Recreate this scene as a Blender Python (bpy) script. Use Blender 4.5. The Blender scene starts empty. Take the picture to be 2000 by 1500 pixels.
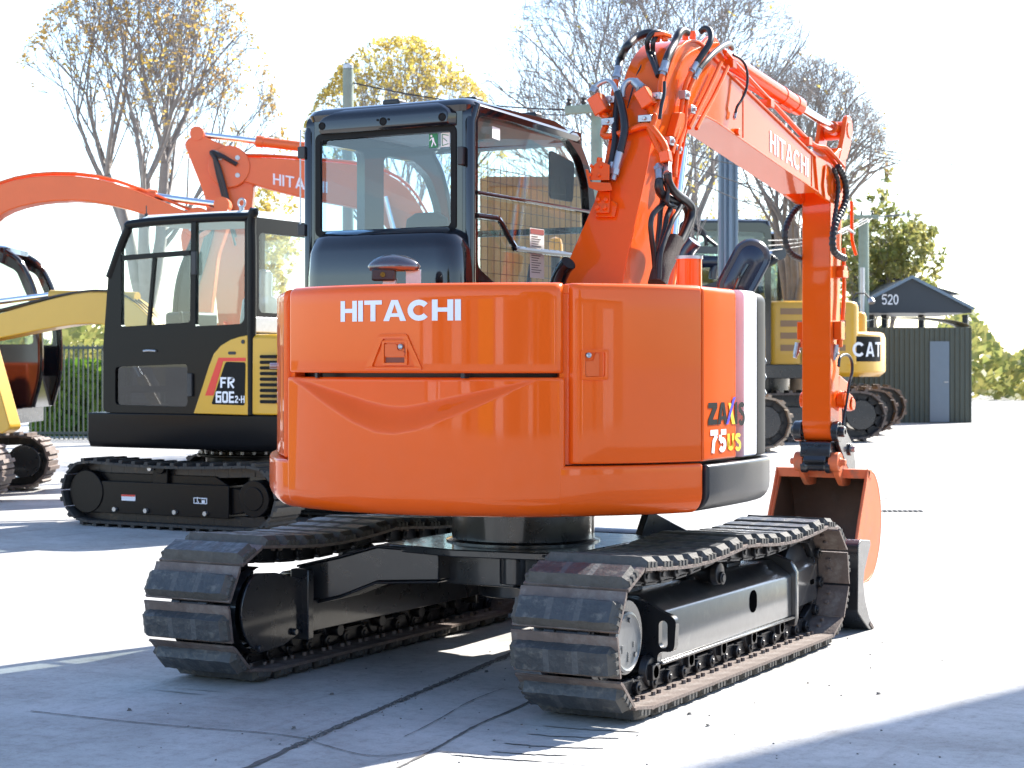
import bpy, bmesh, math, random
from mathutils import Vector as V, Matrix
from mathutils.geometry import tessellate_polygon
rad = math.radians
scene = bpy.context.scene
COL = scene.collection
random.seed(7)

# ---------------------------------------------------------------- camera geometry (solved from the photograph)
F, TH, CX, CY, CH, HY = 3579.55, .5023616, 4.21397, -7.78481, 1.40502, 712.35
CC, SS = math.cos(TH), math.sin(TH)
def ray(x, y):
    t = (x - 1000) / F
    return V((CC * t - SS, SS * t + CC, -(y - HY) / F))
O = V((CX, CY, CH))
def PX(x, y, X): r = ray(x, y); return O + r * ((X - CX) / r.x)
def PY(x, y, Y): r = ray(x, y); return O + r * ((Y - CY) / r.y)
def PZ(x, y, Z): r = ray(x, y); return O + r * ((Z - CH) / r.z)
def PD(x, y, d): return O + ray(x, y) * d
GZ = -.02                           # ground level
def PG(x, y): return PZ(x, y, GZ)
def GD(x, d):                       # ground point seen in column x at depth d
    p = O + ray(x, HY) * d; return V((p.x, p.y, GZ))

# ---------------------------------------------------------------- objects
def tag(o, label=None, cat=None, group=None, kind=None):
    if label: o['label'] = label
    if cat: o['category'] = cat
    if group: o['group'] = group
    if kind: o['kind'] = kind
    return o
def thing(name, label, cat, loc=(0, 0, 0), group=None):
    o = bpy.data.objects.new(name, None); COL.objects.link(o)
    o.location = loc; o.empty_display_size = .2
    o['_off'] = tuple(loc)
    return tag(o, label, cat, group)
def root_off(o):
    while o.parent: o = o.parent
    return V(o['_off']) if '_off' in o else V((0, 0, 0))
def copy_tree(o, parent=None):
    c = o.copy(); COL.objects.link(c)
    if parent: c.parent = parent
    for ch in list(o.children): copy_tree(ch, c)
    return c

class MB:
    """collects faces, then links them as one mesh object"""
    def __init__(s): s.v = []; s.f = []; s.m = []; s.cur = 0
    def add(s, vs, fs):
        b = len(s.v); s.v += [tuple(p) for p in vs]
        for f in fs: s.f.append(tuple(b + i for i in f)); s.m.append(s.cur)
    def box(s, x0, x1, y0, y1, z0, z1):
        s.add([(x, y, z) for z in (z0, z1) for y in (y0, y1) for x in (x0, x1)],
              [(0, 2, 3, 1), (4, 5, 7, 6), (0, 1, 5, 4), (2, 6, 7, 3), (0, 4, 6, 2), (1, 3, 7, 5)])
    def obox(s, c, ax, ay, az):      # centre and three half-axis vectors
        c, ax, ay, az = V(c), V(ax), V(ay), V(az)
        s.add([c + ax * i + ay * j + az * k for k in (-1, 1) for j in (-1, 1) for i in (-1, 1)],
              [(0, 2, 3, 1), (4, 5, 7, 6), (0, 1, 5, 4), (2, 6, 7, 3), (0, 4, 6, 2), (1, 3, 7, 5)])
    def bar(s, p, q, w, h, up=(0, 0, 1)):
        p, q = V(p), V(q); d = q - p; L = d.length; d.normalize()
        sx = d.cross(V(up))
        if sx.length < 1e-4: sx = d.cross(V((1, 0, 0)))
        sx.normalize(); u = sx.cross(d)
        s.obox((p + q) / 2, sx * w / 2, d * L / 2, u * h / 2)
    def cyl(s, p, q, r, r2=None, n=18, caps=True):
        p, q = V(p), V(q); r2 = r if r2 is None else r2
        d = (q - p).normalized(); a = d.orthogonal().normalized(); b = d.cross(a)
        vs = []
        for c, rr in ((p, r), (q, r2)):
            for i in range(n):
                t = 2 * math.pi * i / n; vs.append(c + (a * math.cos(t) + b * math.sin(t)) * rr)
        fs = [(i, (i + 1) % n, n + (i + 1) % n, n + i) for i in range(n)]
        if caps: fs += [tuple(range(n - 1, -1, -1)), tuple(range(n, 2 * n))]
        s.add(vs, fs)
    def lathe(s, p, d, prof, n=20):  # prof: (distance along d, radius)
        p, d = V(p), V(d).normalized(); a = d.orthogonal().normalized(); b = d.cross(a)
        rings = [[p + d * h + (a * math.cos(2 * math.pi * i / n) + b * math.sin(2 * math.pi * i / n)) * r for i in range(n)] for h, r in prof]
        s.loft(rings)
    def loft(s, rings, closed=True, caps=True):
        n = len(rings[0]); vs = [p for r in rings for p in r]; fs = []
        for k in range(len(rings) - 1):
            for i in range(n if closed else n - 1):
                j = (i + 1) % n
                fs.append((k * n + i, k * n + j, (k + 1) * n + j, (k + 1) * n + i))
        if caps and closed:
            fs += [tuple(range(n - 1, -1, -1)), tuple((len(rings) - 1) * n + i for i in range(n))]
        s.add(vs, fs)
    def tube(s, pts, r, n=8, smooth=True, step=None, rf=None, caps=True):
        pts = [V(p) for p in pts]
        if smooth and len(pts) > 2: pts = spline(pts, 8)
        if step: pts = resample(pts, step)
        a = None; rings = []
        for i, p in enumerate(pts):
            t = (pts[min(i + 1, len(pts) - 1)] - pts[max(i - 1, 0)]).normalized()
            if a is None: a = t.orthogonal().normalized()
            a = a - t * a.dot(t)
            a = a.normalized() if a.length > 1e-6 else t.orthogonal().normalized()
            b = t.cross(a); rr = r if rf is None else rf(i, len(pts))
            rings.append([p + (a * math.cos(2 * math.pi * k / n) + b * math.sin(2 * math.pi * k / n)) * rr for k in range(n)])
        s.loft(rings, caps=caps)
    def prism(s, poly, ax, a0, a1, holes=()):
        def T(u, w, h): return {'X': (h, u, w), 'Y': (u, h, w), 'Z': (u, w, h)}[ax]
        loops = [list(poly)] + [list(h) for h in holes]
        flat = [p for l in loops for p in l]; n = len(flat)
        tris = tessellate_polygon([[V((p[0], p[1], 0)) for p in l] for l in loops])
        vs = [T(p[0], p[1], a0) for p in flat] + [T(p[0], p[1], a1) for p in flat]
        fs = []
        if holes:
            for t in tris: fs.append(tuple(t)); fs.append(tuple(n + i for i in reversed(t)))
        else:
            fs += [tuple(range(n)), tuple(range(2 * n - 1, n - 1, -1))]
        b = 0
        for l in loops:
            m = len(l)
            for i in range(m):
                j = (i + 1) % m; fs.append((b + i, b + j, n + b + j, n + b + i))
            b += m
        s.add(vs, fs)
    def grid(s, fn, nu, nv):
        vs = [fn(i / nu, j / nv) for j in range(nv + 1) for i in range(nu + 1)]
        w = nu + 1
        s.add(vs, [(j * w + i, j * w + i + 1, (j + 1) * w + i + 1, (j + 1) * w + i) for j in range(nv) for i in range(nu)])
    def build(s, name, mat, parent=None, bev=0, ang=38, seg=2, origin=None, smooth=True, recalc=True):
        off = root_off(parent) if parent else V(origin or (0, 0, 0))
        me = bpy.data.meshes.new(name)
        me.from_pydata([(p[0] - off.x, p[1] - off.y, p[2] - off.z) for p in s.v], [], s.f)
        mats = mat if isinstance(mat, (list, tuple)) else [mat]
        for m in mats: me.materials.append(m)
        if len(mats) > 1: me.polygons.foreach_set('material_index', s.m)
        if recalc:
            bm = bmesh.new(); bm.from_mesh(me)
            bmesh.ops.recalc_face_normals(bm, faces=bm.faces)
            bm.to_mesh(me); bm.free()
        if smooth:
            me.shade_smooth(); me.set_sharp_from_angle(angle=rad(ang))
        o = bpy.data.objects.new(name, me); COL.objects.link(o)
        if parent: o.parent = parent
        elif origin: o.location = origin
        if bev:
            b = o.modifiers.new('bevel', 'BEVEL'); b.width = bev; b.segments = seg; b.limit_method = 'ANGLE'
            b.angle_limit = rad(40); b.harden_normals = False
        return o

def islands(mb, name, mat, parent, gap=.012, **kw):
    """links every separate piece of the collected mesh as an object of its own"""
    n = len(mb.v); par = list(range(n))
    def find(i):
        while par[i] != i: par[i] = par[par[i]]; i = par[i]
        return i
    for f in mb.f:
        for a in f[1:]: par[find(a)] = find(f[0])
    box = {}
    for i, p in enumerate(mb.v):
        r = find(i); b = box.setdefault(r, [list(p), list(p)])
        for k in range(3): b[0][k] = min(b[0][k], p[k]); b[1][k] = max(b[1][k], p[k])
    keys = list(box); grp = {k: k for k in keys}
    def g(k):
        while grp[k] != k: k = grp[k]
        return k
    for i, a in enumerate(keys):
        for b in keys[i + 1:]:
            if all(box[a][0][k] - gap <= box[b][1][k] and box[b][0][k] - gap <= box[a][1][k] for k in range(3)): grp[g(a)] = g(b)
    out = {}
    for f, m in zip(mb.f, mb.m): out.setdefault(g(find(f[0])), []).append((f, m))
    res = []
    for fs in out.values():
        q = MB(); idx = {}
        for f, m in fs:
            for i in f:
                if i not in idx: idx[i] = len(q.v); q.v.append(mb.v[i])
            q.f.append(tuple(idx[i] for i in f)); q.m.append(m)
        res.append(q.build(name, mat, parent, **kw))
    return res
def spline(pts, k=8):
    out = []; n = len(pts)
    for i in range(n - 1):
        p0 = pts[i - 1] if i else pts[0] * 2 - pts[1]; p1 = pts[i]; p2 = pts[i + 1]
        p3 = pts[i + 2] if i + 2 < n else pts[-1] * 2 - pts[-2]
        for j in range(k):
            t = j / k
            out.append(.5 * ((2 * p1) + (p2 - p0) * t + (2 * p0 - 5 * p1 + 4 * p2 - p3) * t * t + (3 * p1 - p0 - 3 * p2 + p3) * t ** 3))
    out.append(pts[-1]); return out
def resample(pts, step):
    L = [0]
    for a, b in zip(pts, pts[1:]): L.append(L[-1] + (b - a).length)
    n = max(2, int(L[-1] / step)); out = []; k = 0
    for i in range(n + 1):
        t = L[-1] * i / n
        while k < len(pts) - 2 and L[k + 1] < t: k += 1
        d = L[k + 1] - L[k]; out.append(pts[k].lerp(pts[k + 1], (t - L[k]) / d if d > 1e-9 else 0))
    return out
def rrect(x0, x1, y0, y1, r, n=5):
    out = []
    for cx, cy, a in ((x1 - r, y1 - r, 0), (x0 + r, y1 - r, 90), (x0 + r, y0 + r, 180), (x1 - r, y0 + r, 270)):
        for i in range(n + 1):
            t = rad(a + 90 * i / n); out.append((cx + r * math.cos(t), cy + r * math.sin(t)))
    return out
def rounded(poly, r, n=4):           # rounds the corners of a polygon
    out = []; m = len(poly)
    for i in range(m):
        p, a, b = V(poly[i]), V(poly[i - 1]), V(poly[(i + 1) % m])
        rr = min(r, (a - p).length * .45, (b - p).length * .45)
        s, e = p + (a - p).normalized() * rr, p + (b - p).normalized() * rr
        for k in range(n + 1):
            t = k / n; q = s * (1 - t) ** 2 + p * 2 * t * (1 - t) + e * t * t; out.append((q.x, q.y))
    return out

# ---------------------------------------------------------------- materials
def lin(c): return tuple(((x / 255) / 12.92 if x / 255 <= .04045 else ((x / 255 + .055) / 1.055) ** 2.4) for x in c)
def mat(name, col, rough=.5, metal=0, coat=0, spec=.5, var=0, vscale=6, dirt=None, dirt_amt=0, dscale=9, bump=0, bscale=60, rvar=0):
    m = bpy.data.materials.new(name); m.use_nodes = True; nt = m.node_tree; N = nt.nodes; L = nt.links
    b = N['Principled BSDF']
    b.inputs['Base Color'].default_value = (*col, 1); b.inputs['Roughness'].default_value = rough
    b.inputs['Metallic'].default_value = metal; b.inputs['Coat Weight'].default_value = coat
    b.inputs['Coat Roughness'].default_value = .04; b.inputs['Specular IOR Level'].default_value = spec
    tc = N.new('ShaderNodeTexCoord'); src = None
    if var or dirt:
        n1 = N.new('ShaderNodeTexNoise'); n1.inputs['Scale'].default_value = vscale; n1.inputs['Detail'].default_value = 6
        n1.inputs['Roughness'].default_value = .65
        L.new(tc.outputs['Object'], n1.inputs['Vector'])
        mx = N.new('ShaderNodeMix'); mx.data_type = 'RGBA'
        mx.inputs['A'].default_value = (*[max(0, c * (1 - var)) for c in col], 1); mx.inputs['B'].default_value = (*[min(1, c * (1 + var)) for c in col], 1)
        L.new(n1.outputs['Fac'], mx.inputs['Factor']); src = mx.outputs['Result']
        if dirt:
            n2 = N.new('ShaderNodeTexNoise'); n2.inputs['Scale'].default_value = dscale; n2.inputs['Detail'].default_value = 9; n2.inputs['Roughness'].default_value = .7
            L.new(tc.outputs['Object'], n2.inputs['Vector'])
            rp = N.new('ShaderNodeValToRGB'); rp.color_ramp.elements[0].position = .62 - dirt_amt * .4; rp.color_ramp.elements[1].position = .78 - dirt_amt * .3
            L.new(n2.outputs['Fac'], rp.inputs['Fac'])
            m2 = N.new('ShaderNodeMix'); m2.data_type = 'RGBA'; m2.inputs['B'].default_value = (*dirt, 1)
            L.new(src, m2.inputs['A']); L.new(rp.outputs['Color'], m2.inputs['Factor']); src = m2.outputs['Result']
        L.new(src, b.inputs['Base Color'])
    if rvar:
        n3 = N.new('ShaderNodeTexNoise'); n3.inputs['Scale'].default_value = vscale * 1.7; n3.inputs['Detail'].default_value = 5
        L.new(tc.outputs['Object'], n3.inputs['Vector'])
        mr = N.new('ShaderNodeMapRange'); mr.inputs['To Min'].default_value = max(.02, rough - rvar); mr.inputs['To Max'].default_value = rough + rvar
        L.new(n3.outputs['Fac'], mr.inputs['Value']); L.new(mr.outputs['Result'], b.inputs['Roughness'])
    if bump:
        n4 = N.new('ShaderNodeTexNoise'); n4.inputs['Scale'].default_value = bscale; n4.inputs['Detail'].default_value = 5
        L.new(tc.outputs['Object'], n4.inputs['Vector'])
        bp = N.new('ShaderNodeBump'); bp.inputs['Strength'].default_value = bump; bp.inputs['Distance'].default_value = .01
        L.new(n4.outputs['Fac'], bp.inputs['Height']); L.new(bp.outputs['Normal'], b.inputs['Normal'])
    return m
def glass(name, tint, gloss=1.0):
    m = bpy.data.materials.new(name); m.use_nodes = True; nt = m.node_tree; N = nt.nodes; L = nt.links
    N.remove(N['Principled BSDF']); out = N['Material Output']
    t = N.new('ShaderNodeBsdfTransparent'); t.inputs['Color'].default_value = (*tint, 1)
    g = N.new('ShaderNodeBsdfGlossy'); g.inputs['Roughness'].default_value = .01; g.inputs['Color'].default_value = (.95, .97, 1, 1)
    ge = N.new('ShaderNodeNewGeometry'); dt = N.new('ShaderNodeVectorMath'); dt.operation = 'DOT_PRODUCT'
    L.new(ge.outputs['Incoming'], dt.inputs[0]); L.new(ge.outputs['Normal'], dt.inputs[1])
    def mth(op, a, b=None):
        n = N.new('ShaderNodeMath'); n.operation = op
        for k, q in enumerate((a, b)):
            if q is None: continue
            if isinstance(q, (int, float)): n.inputs[k].default_value = q
            else: L.new(q, n.inputs[k])
        return n.outputs[0]
    # reflectance of a thin pane, the same from both sides
    fres = mth('ADD', mth('MULTIPLY', mth('POWER', mth('SUBTRACT', 1, mth('ABSOLUTE', dt.outputs['Value'])), 5), .95), .045)
    mu = N.new('ShaderNodeMath'); mu.operation = 'MULTIPLY'; mu.inputs[1].default_value = 1.3 * gloss; mu.use_clamp = True
    mx = N.new('ShaderNodeMixShader')
    L.new(fres, mu.inputs[0]); L.new(mu.outputs[0], mx.inputs['Fac']); L.new(t.outputs[0], mx.inputs[1]); L.new(g.outputs[0], mx.inputs[2])
    L.new(mx.outputs[0], out.inputs['Surface']); return m
def leafmat(name, c1, c2):
    m = bpy.data.materials.new(name); m.use_nodes = True; nt = m.node_tree; N = nt.nodes; L = nt.links
    b = N['Principled BSDF']; out = N['Material Output']; b.inputs['Roughness'].default_value = .6
    tc = N.new('ShaderNodeTexCoord'); n = N.new('ShaderNodeTexNoise'); n.inputs['Scale'].default_value = 1.6; n.inputs['Detail'].default_value = 8
    L.new(tc.outputs['Object'], n.inputs['Vector'])
    rp = N.new('ShaderNodeValToRGB'); rp.color_ramp.elements[0].position = .35; rp.color_ramp.elements[1].position = .65
    rp.color_ramp.elements[0].color = (*c1, 1); rp.color_ramp.elements[1].color = (*c2, 1)
    L.new(n.outputs['Fac'], rp.inputs['Fac']); L.new(rp.outputs['Color'], b.inputs['Base Color'])
    tr = N.new('ShaderNodeBsdfTranslucent'); L.new(rp.outputs['Color'], tr.inputs['Color'])
    mx = N.new('ShaderNodeMixShader'); mx.inputs['Fac'].default_value = .5
    L.new(b.outputs[0], mx.inputs[1]); L.new(tr.outputs[0], mx.inputs[2]); L.new(mx.outputs[0], out.inputs['Surface'])
    return m

ORANGE = (.82, .108, .008)
M = dict(
    orange=mat('orange_paint', ORANGE, .32, coat=.6, spec=.05, var=.05, vscale=3, bump=.012, bscale=9),
    orange_dull=mat('orange_paint_flat', (.74, .115, .02), .42, coat=.15, spec=.3, dirt=(.24, .13, .08), dirt_amt=.12, dscale=7, var=.08, vscale=5, rvar=.08),
    orange_bg=mat('orange_paint_old', (.72, .12, .02), .38, coat=.2, var=.12, vscale=3),
    black=mat('black_gloss', (.008, .008, .010), .09, coat=.5, rvar=.03),
    chassis=mat('chassis_black', (.016, .017, .020), .30, coat=.7, spec=.4, var=.3, vscale=9, rvar=.12, bump=.05, bscale=30, dirt=(.06, .055, .05), dirt_amt=.05),
    rubber=mat('hose_rubber', (.014, .014, .016), .42, rvar=.1),
    shoe=mat('shoe_rubber', (.046, .049, .053), .46, spec=.45, var=.6, vscale=9, dirt=(.17, .16, .14), dirt_amt=.24, dscale=13, bump=.7, bscale=26, rvar=.2),
    steel=mat('shoe_steel', (.130, .098, .084), .65, metal=0, var=.6, vscale=11, dirt=(.22, .19, .17), dirt_amt=.2, bump=.3, bscale=60),
    chain=mat('chain_steel', (.022, .022, .025), .35, metal=.4, var=.4, vscale=20, dirt=(.10, .075, .055), dirt_amt=.1),
    chrome=mat('chrome', (.75, .76, .78), .12, metal=1),
    zinc=mat('zinc', (.42, .43, .45), .38, metal=.8, var=.2, vscale=30),
    grille=mat('grille_black', (.010, .010, .012), .55, spec=.2, var=.3, vscale=9, dirt=(.03, .03, .028), dirt_amt=.05), grey=mat('grey_plastic', (.017, .018, .022), .36, coat=.1, spec=.35, var=.2, vscale=7, dirt=(.05, .047, .042), dirt_amt=.05, bump=.06, bscale=120),
    darkgrey=mat('dark_grey', (.02, .021, .024), .5, var=.2),
    white=mat('white_decal', (.80, .80, .84), .55, spec=.2),
    blackdecal=mat('black_decal', (.006, .006, .006), .6, spec=.2),
    yellowdecal=mat('yellow_decal', (.85, .62, .02), .35), bluedecal=mat('blue_decal', (.05, .03, .45), .35),
    red=mat('red_decal', (.70, .03, .02), .35),
    cat=mat('yellow_paint', (.64, .34, .025), .35, coat=.25, var=.08, vscale=3),
    fry=mat('yellow_paint_deep', (.58, .32, .02), .33, coat=.3, var=.06, vscale=4),
    navy=mat('navy_paint', (.012, .016, .035), .25, coat=.4),
    bucket_in=mat('bucket_worn_steel', (.095, .052, .034), .5, metal=.3, var=.5, vscale=8, dirt=(.10, .07, .055), dirt_amt=.15),
    seat=mat('seat_fabric', (.03, .03, .035), .8), interior=mat('cab_trim', (.22, .23, .24), .6), satin=mat('black_satin', (.004, .004, .005), .30, spec=.18), bucket=mat('bucket_faded_orange', (.66, .155, .06), .5, spec=.4, var=.2, vscale=5, dirt=(.26, .15, .10), dirt_amt=.2, dscale=6),
    glass=glass('cab_glass', (.60, .77, .92), 1.25), glass2=glass('clear_glass', (.88, .93, .92), .8),
    lens=mat('orange_lens', (.9, .35, .02), .15, coat=.5),
    wood=mat('pole_wood', (.22, .27, .22), .8, var=.35, vscale=4, bump=.4, bscale=25),
    wire=mat('wire', (.03, .03, .035), .5),
    slate=mat('column_paint', (.12, .17, .23), .3, coat=.2, var=.1), shed=mat('shed_cladding', (.06, .075, .065), .6, var=.15),
    sign=mat('sign_navy', (.018, .026, .038), .4), roofw=mat('pale_roof', (.55, .62, .62), .5, var=.1),
    brown=mat('cardboard', (.30, .18, .10), .8), slot_shade=mat('recess', (.003, .003, .003), 1, spec=0), notice_red=mat('notice_red', (.28, .04, .035), .6), paper=mat('paper', (.75, .75, .72), .7),  # recess: plain black painted for the shade inside the frame slots
    green=mat('sign_green', (.01, .18, .06), .5),
)
def bark(name, col):
    return mat(name, col, .85, var=.4, vscale=5, bump=.5, bscale=20)
M['chassis'].node_tree.nodes['Principled BSDF'].inputs['Coat IOR'].default_value = 1.5; M['chassis'].node_tree.nodes['Principled BSDF'].inputs['Coat Roughness'].default_value = .08
M['frame'] = mat('frame_sunlit_black', (.030, .030, .031), .34, coat=1.0, spec=.6, var=.3, vscale=9, rvar=.1, bump=.05, bscale=30, dirt=(.10, .095, .085), dirt_amt=.1)  # lighter, shinier copy of the chassis black, imitating sunlight on the frame
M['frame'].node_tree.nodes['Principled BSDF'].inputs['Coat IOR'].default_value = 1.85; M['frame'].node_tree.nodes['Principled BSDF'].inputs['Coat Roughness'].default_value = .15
M['bark'] = bark('bark_grey', (.26, .23, .21)); M['bark2'] = bark('bark_brown', (.16, .13, .105))
M['leaf_gold'] = leafmat('leaf_gold', (.60, .44, .10), (.48, .28, .09)); M['leaf_pale'] = leafmat('leaf_pale', (.66, .55, .13), (.52, .38, .09))
M['leaf_olive'] = leafmat('leaf_olive', (.20, .24, .07), (.38, .34, .11)); M['leaf_green'] = leafmat('leaf_green', (.12, .26, .02), (.22, .32, .03))
M['needle'] = leafmat('leaf_dark', (.05, .07, .03), (.10, .11, .045))

# ---------------------------------------------------------------- lettering made of flat strokes
def arcp(cx, cy, rx, ry, a0, a1, n=14):
    return [(cx + rx * math.cos(rad(a0 + (a1 - a0) * i / n)), cy + ry * math.sin(rad(a0 + (a1 - a0) * i / n))) for i in range(n + 1)]
T = .19                                   # stroke weight in a unit-high glyph
h = T / 2
def glyph(ch, w):
    """strokes (points, weight) inside a w x 1 cell"""
    h = T / 2
    if ch == 'H': return [([(h, 0), (h, 1)], T), ([(w - h, 0), (w - h, 1)], T), ([(T, .52), (w - T, .52)], T * .78)]
    if ch == 'I': return [([(w / 2, 0), (w / 2, 1)], T)]
    if ch == 'T': return [([(0, 1 - h * .8), (w, 1 - h * .8)], T * .8), ([(w / 2, 0), (w / 2, 1 - T * .8)], T)]
    if ch == 'A': return ['poly', [(0, 0), (T * 1.1, 0), (w / 2, .80), (w - T * 1.1, 0), (w, 0), (w / 2 + T * .62, 1), (w / 2 - T * .62, 1)], [(w * .24, .20), (w * .76, .20), (w * .70, .37), (w * .30, .37)]]
    if ch == 'C': return [(arcp(w / 2, .5, w / 2 - h, .5 - h, 38, 322, 26), T)]
    if ch == 'S': return [(arcp(w / 2, .735, w / 2 - h, .265 - h, 20, 270, 16)[:-1] + arcp(w / 2, .265, w / 2 - h, .265 - h * .2, 90, -160, 16), T * .95)]
    if ch == 'Z': return ['poly', [(0, 0), (w, 0), (w, T), (T * 1.5, T), (w, 1 - T), (w, 1), (0, 1), (0, 1 - T), (w - T * 1.5, 1 - T), (0, T)], None]
    if ch == 'X': return ['poly', [(0, 0), (T * 1.2, 0), (w / 2, .36), (w - T * 1.2, 0), (w, 0), (w / 2 + T * .6, .5), (w, 1), (w - T * 1.2, 1), (w / 2, .64), (T * 1.2, 1), (0, 1), (w / 2 - T * .6, .5)], None]
    if ch == 'U': return [([(h, 1), (h, .3)] + arcp(w / 2, .5 * w, w / 2 - h, .5 * w - h, 180, 360, 12) + [(w - h, .3), (w - h, 1)], T)]
    if ch == '7': return [([(0, 1 - h), (w, 1 - h)], T), ([(w - h, 1 - T), (w * .45, .5), (w * .32, 0)], T)]
    if ch == '5': return [([(w, 1 - h), (h * 1.6, 1 - h)], T), ([(h * 1.2, 1 - T), (h, .52)], T), (arcp(w / 2 - .02, .33, w / 2 - h + .02, .33 - h, 145, -150, 18), T)]
    if ch == '2': return [(arcp(w / 2, .70, w / 2 - h, .30 - h, 170, -30, 14) + [(h * 1.2, T)], T * .95), ([(0, h), (w, h)], T)]
    if ch == '0': return [(arcp(w / 2, .5, w / 2 - h, .5 - h, 0, 360, 30), T)]
    if ch == 'O': return [(rrect(h, w - h, h, 1 - h, .09, 3) + [(w - h, 1 - h - .09)], T)]
    if ch == '6': return [([(w, 1 - h), (h + .06, 1 - h), (h, 1 - h - .06), (h, h), (w - h, h), (w - h, .55), (h + h, .55)], T)]
    if ch == 'F': return [([(h, 0), (h, 1)], T), ([(T, 1 - h), (w, 1 - h)], T), ([(T, .50), (w * .85, .50)], T)]
    if ch == 'E': return [([(h, 0), (h, 1)], T), ([(T, 1 - h), (w, 1 - h)], T), ([(T, .5), (w * .9, .5)], T), ([(T, h), (w, h)], T)]
    if ch == 'R': return [([(h, 0), (h, 1)], T), ([(T, 1 - h), (w - .22, 1 - h)] + arcp(w - .27, .73, .27 - h, .27 - h, 90, -90, 10) + [(T, .46)], T), ([(w * .45, .42), (w - h, 0)], T)]
    if ch == '-': return [([(0, .45), (w, .45)], T)]
    return []
def ribbon(pts, w):
    pts = [V((p[0], p[1])) for p in pts]; L = []; Rr = []; n = len(pts)
    closed = n > 3 and (pts[0] - pts[-1]).length < 1e-5
    for i, p in enumerate(pts):
        a = pts[i - 1] if i else (pts[-2] if closed else None); b = pts[i + 1] if i < n - 1 else (pts[1] if closed else None)
        d0 = (p - a).normalized() if a is not None else (b - p).normalized()
        d1 = (b - p).normalized() if b is not None else d0
        n0 = V((-d0.y, d0.x)); n1 = V((-d1.y, d1.x)); m = n0 + n1
        m = m.normalized() if m.length > 1e-5 else n0
        k = w / 2 / max(.45, m.dot(n0))
        L.append(p + m * k); Rr.append(p - m * k)
    return L, Rr
def lettering(text, widths, gap, fmap, heights=None):
    """fmap(u, v, lift) -> point; u, v in units of letter height"""
    mb = MB(); x = 0; k = 0
    for ch, w in zip(text, widths):
        if ch != ' ':
            g = glyph(ch, w)
            if g and g[0] == 'poly':
                lp = [g[1]] + ([g[2]] if g[2] else [])
                for q in lp:
                    k += 1
                    tr = tessellate_polygon([[V((p[0], p[1], 0)) for p in q]])
                    mb.add([fmap(x + p[0], p[1], k % 7) for p in q], [tuple(t) for t in tr])
            else:
                for pts, tw in g:
                    k += 1
                    dense = []
                    for a, b in zip(pts, pts[1:]):
                        m = max(1, int(math.hypot(b[0] - a[0], b[1] - a[1]) / .25))
                        dense += [(a[0] + (b[0] - a[0]) * i / m, a[1] + (b[1] - a[1]) * i / m) for i in range(m)]
                    dense.append(pts[-1])
                    L, Rr = ribbon(dense, tw); n = len(L)
                    mb.add([fmap(x + p.x, p.y, k % 7) for p in L + Rr], [(i, i + 1, n + i + 1, n + i) for i in range(n - 1)])
        x += w + gap
    return mb
# ================================================================= the orange excavator: undercarriage
EX = thing('excavator', 'large glossy orange excavator in the foreground, black cab and bucket resting on the concrete', 'excavator', (0, 0, 0))
TR_C, TR_Z, TR_R = 1.115, .31, .24

def chain_path(sag=True):
    pts = []
    def arc(cy, a0, a1, n=40):
        for i in range(n):
            t = rad(a0 + (a1 - a0) * i / n); pts.append(V((0, cy + TR_R * math.cos(t), TR_Z + TR_R * math.sin(t))))
    for i in range(60): pts.append(V((0, -TR_C + 2 * TR_C * i / 60, TR_Z - TR_R)))
    arc(TR_C, -90, 90)
    for i in range(60):
        y = TR_C - 2 * TR_C * i / 60; u = (i / 60 * 2) % 1
        pts.append(V((0, y, TR_Z + TR_R - (.035 * math.sin(math.pi * u) if sag else 0))))
    arc(-TR_C, 90, 270)
    return pts
def stations(n, path):
    loop = path + [path[0]]; L = [0]
    for a, b in zip(loop, loop[1:]): L.append(L[-1] + (b - a).length)
    out = []; k = 0
    for i in range(n + 1):
        t = L[-1] * (i + .35) / n % L[-1]
        k = max(j for j in range(len(L) - 1) if L[j] <= t)
        out.append(loop[k].lerp(loop[k + 1], (t - L[k]) / (L[k + 1] - L[k])))
    fr = []
    for a, b in zip(out, out[1:]):
        t = (b - a); t.x = 0; t.normalize(); o = V((0, t.z, -t.y))   # outward
        fr.append(((a + b) / 2, t, o))
    return fr
PITCH_HALF = .0785
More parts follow.
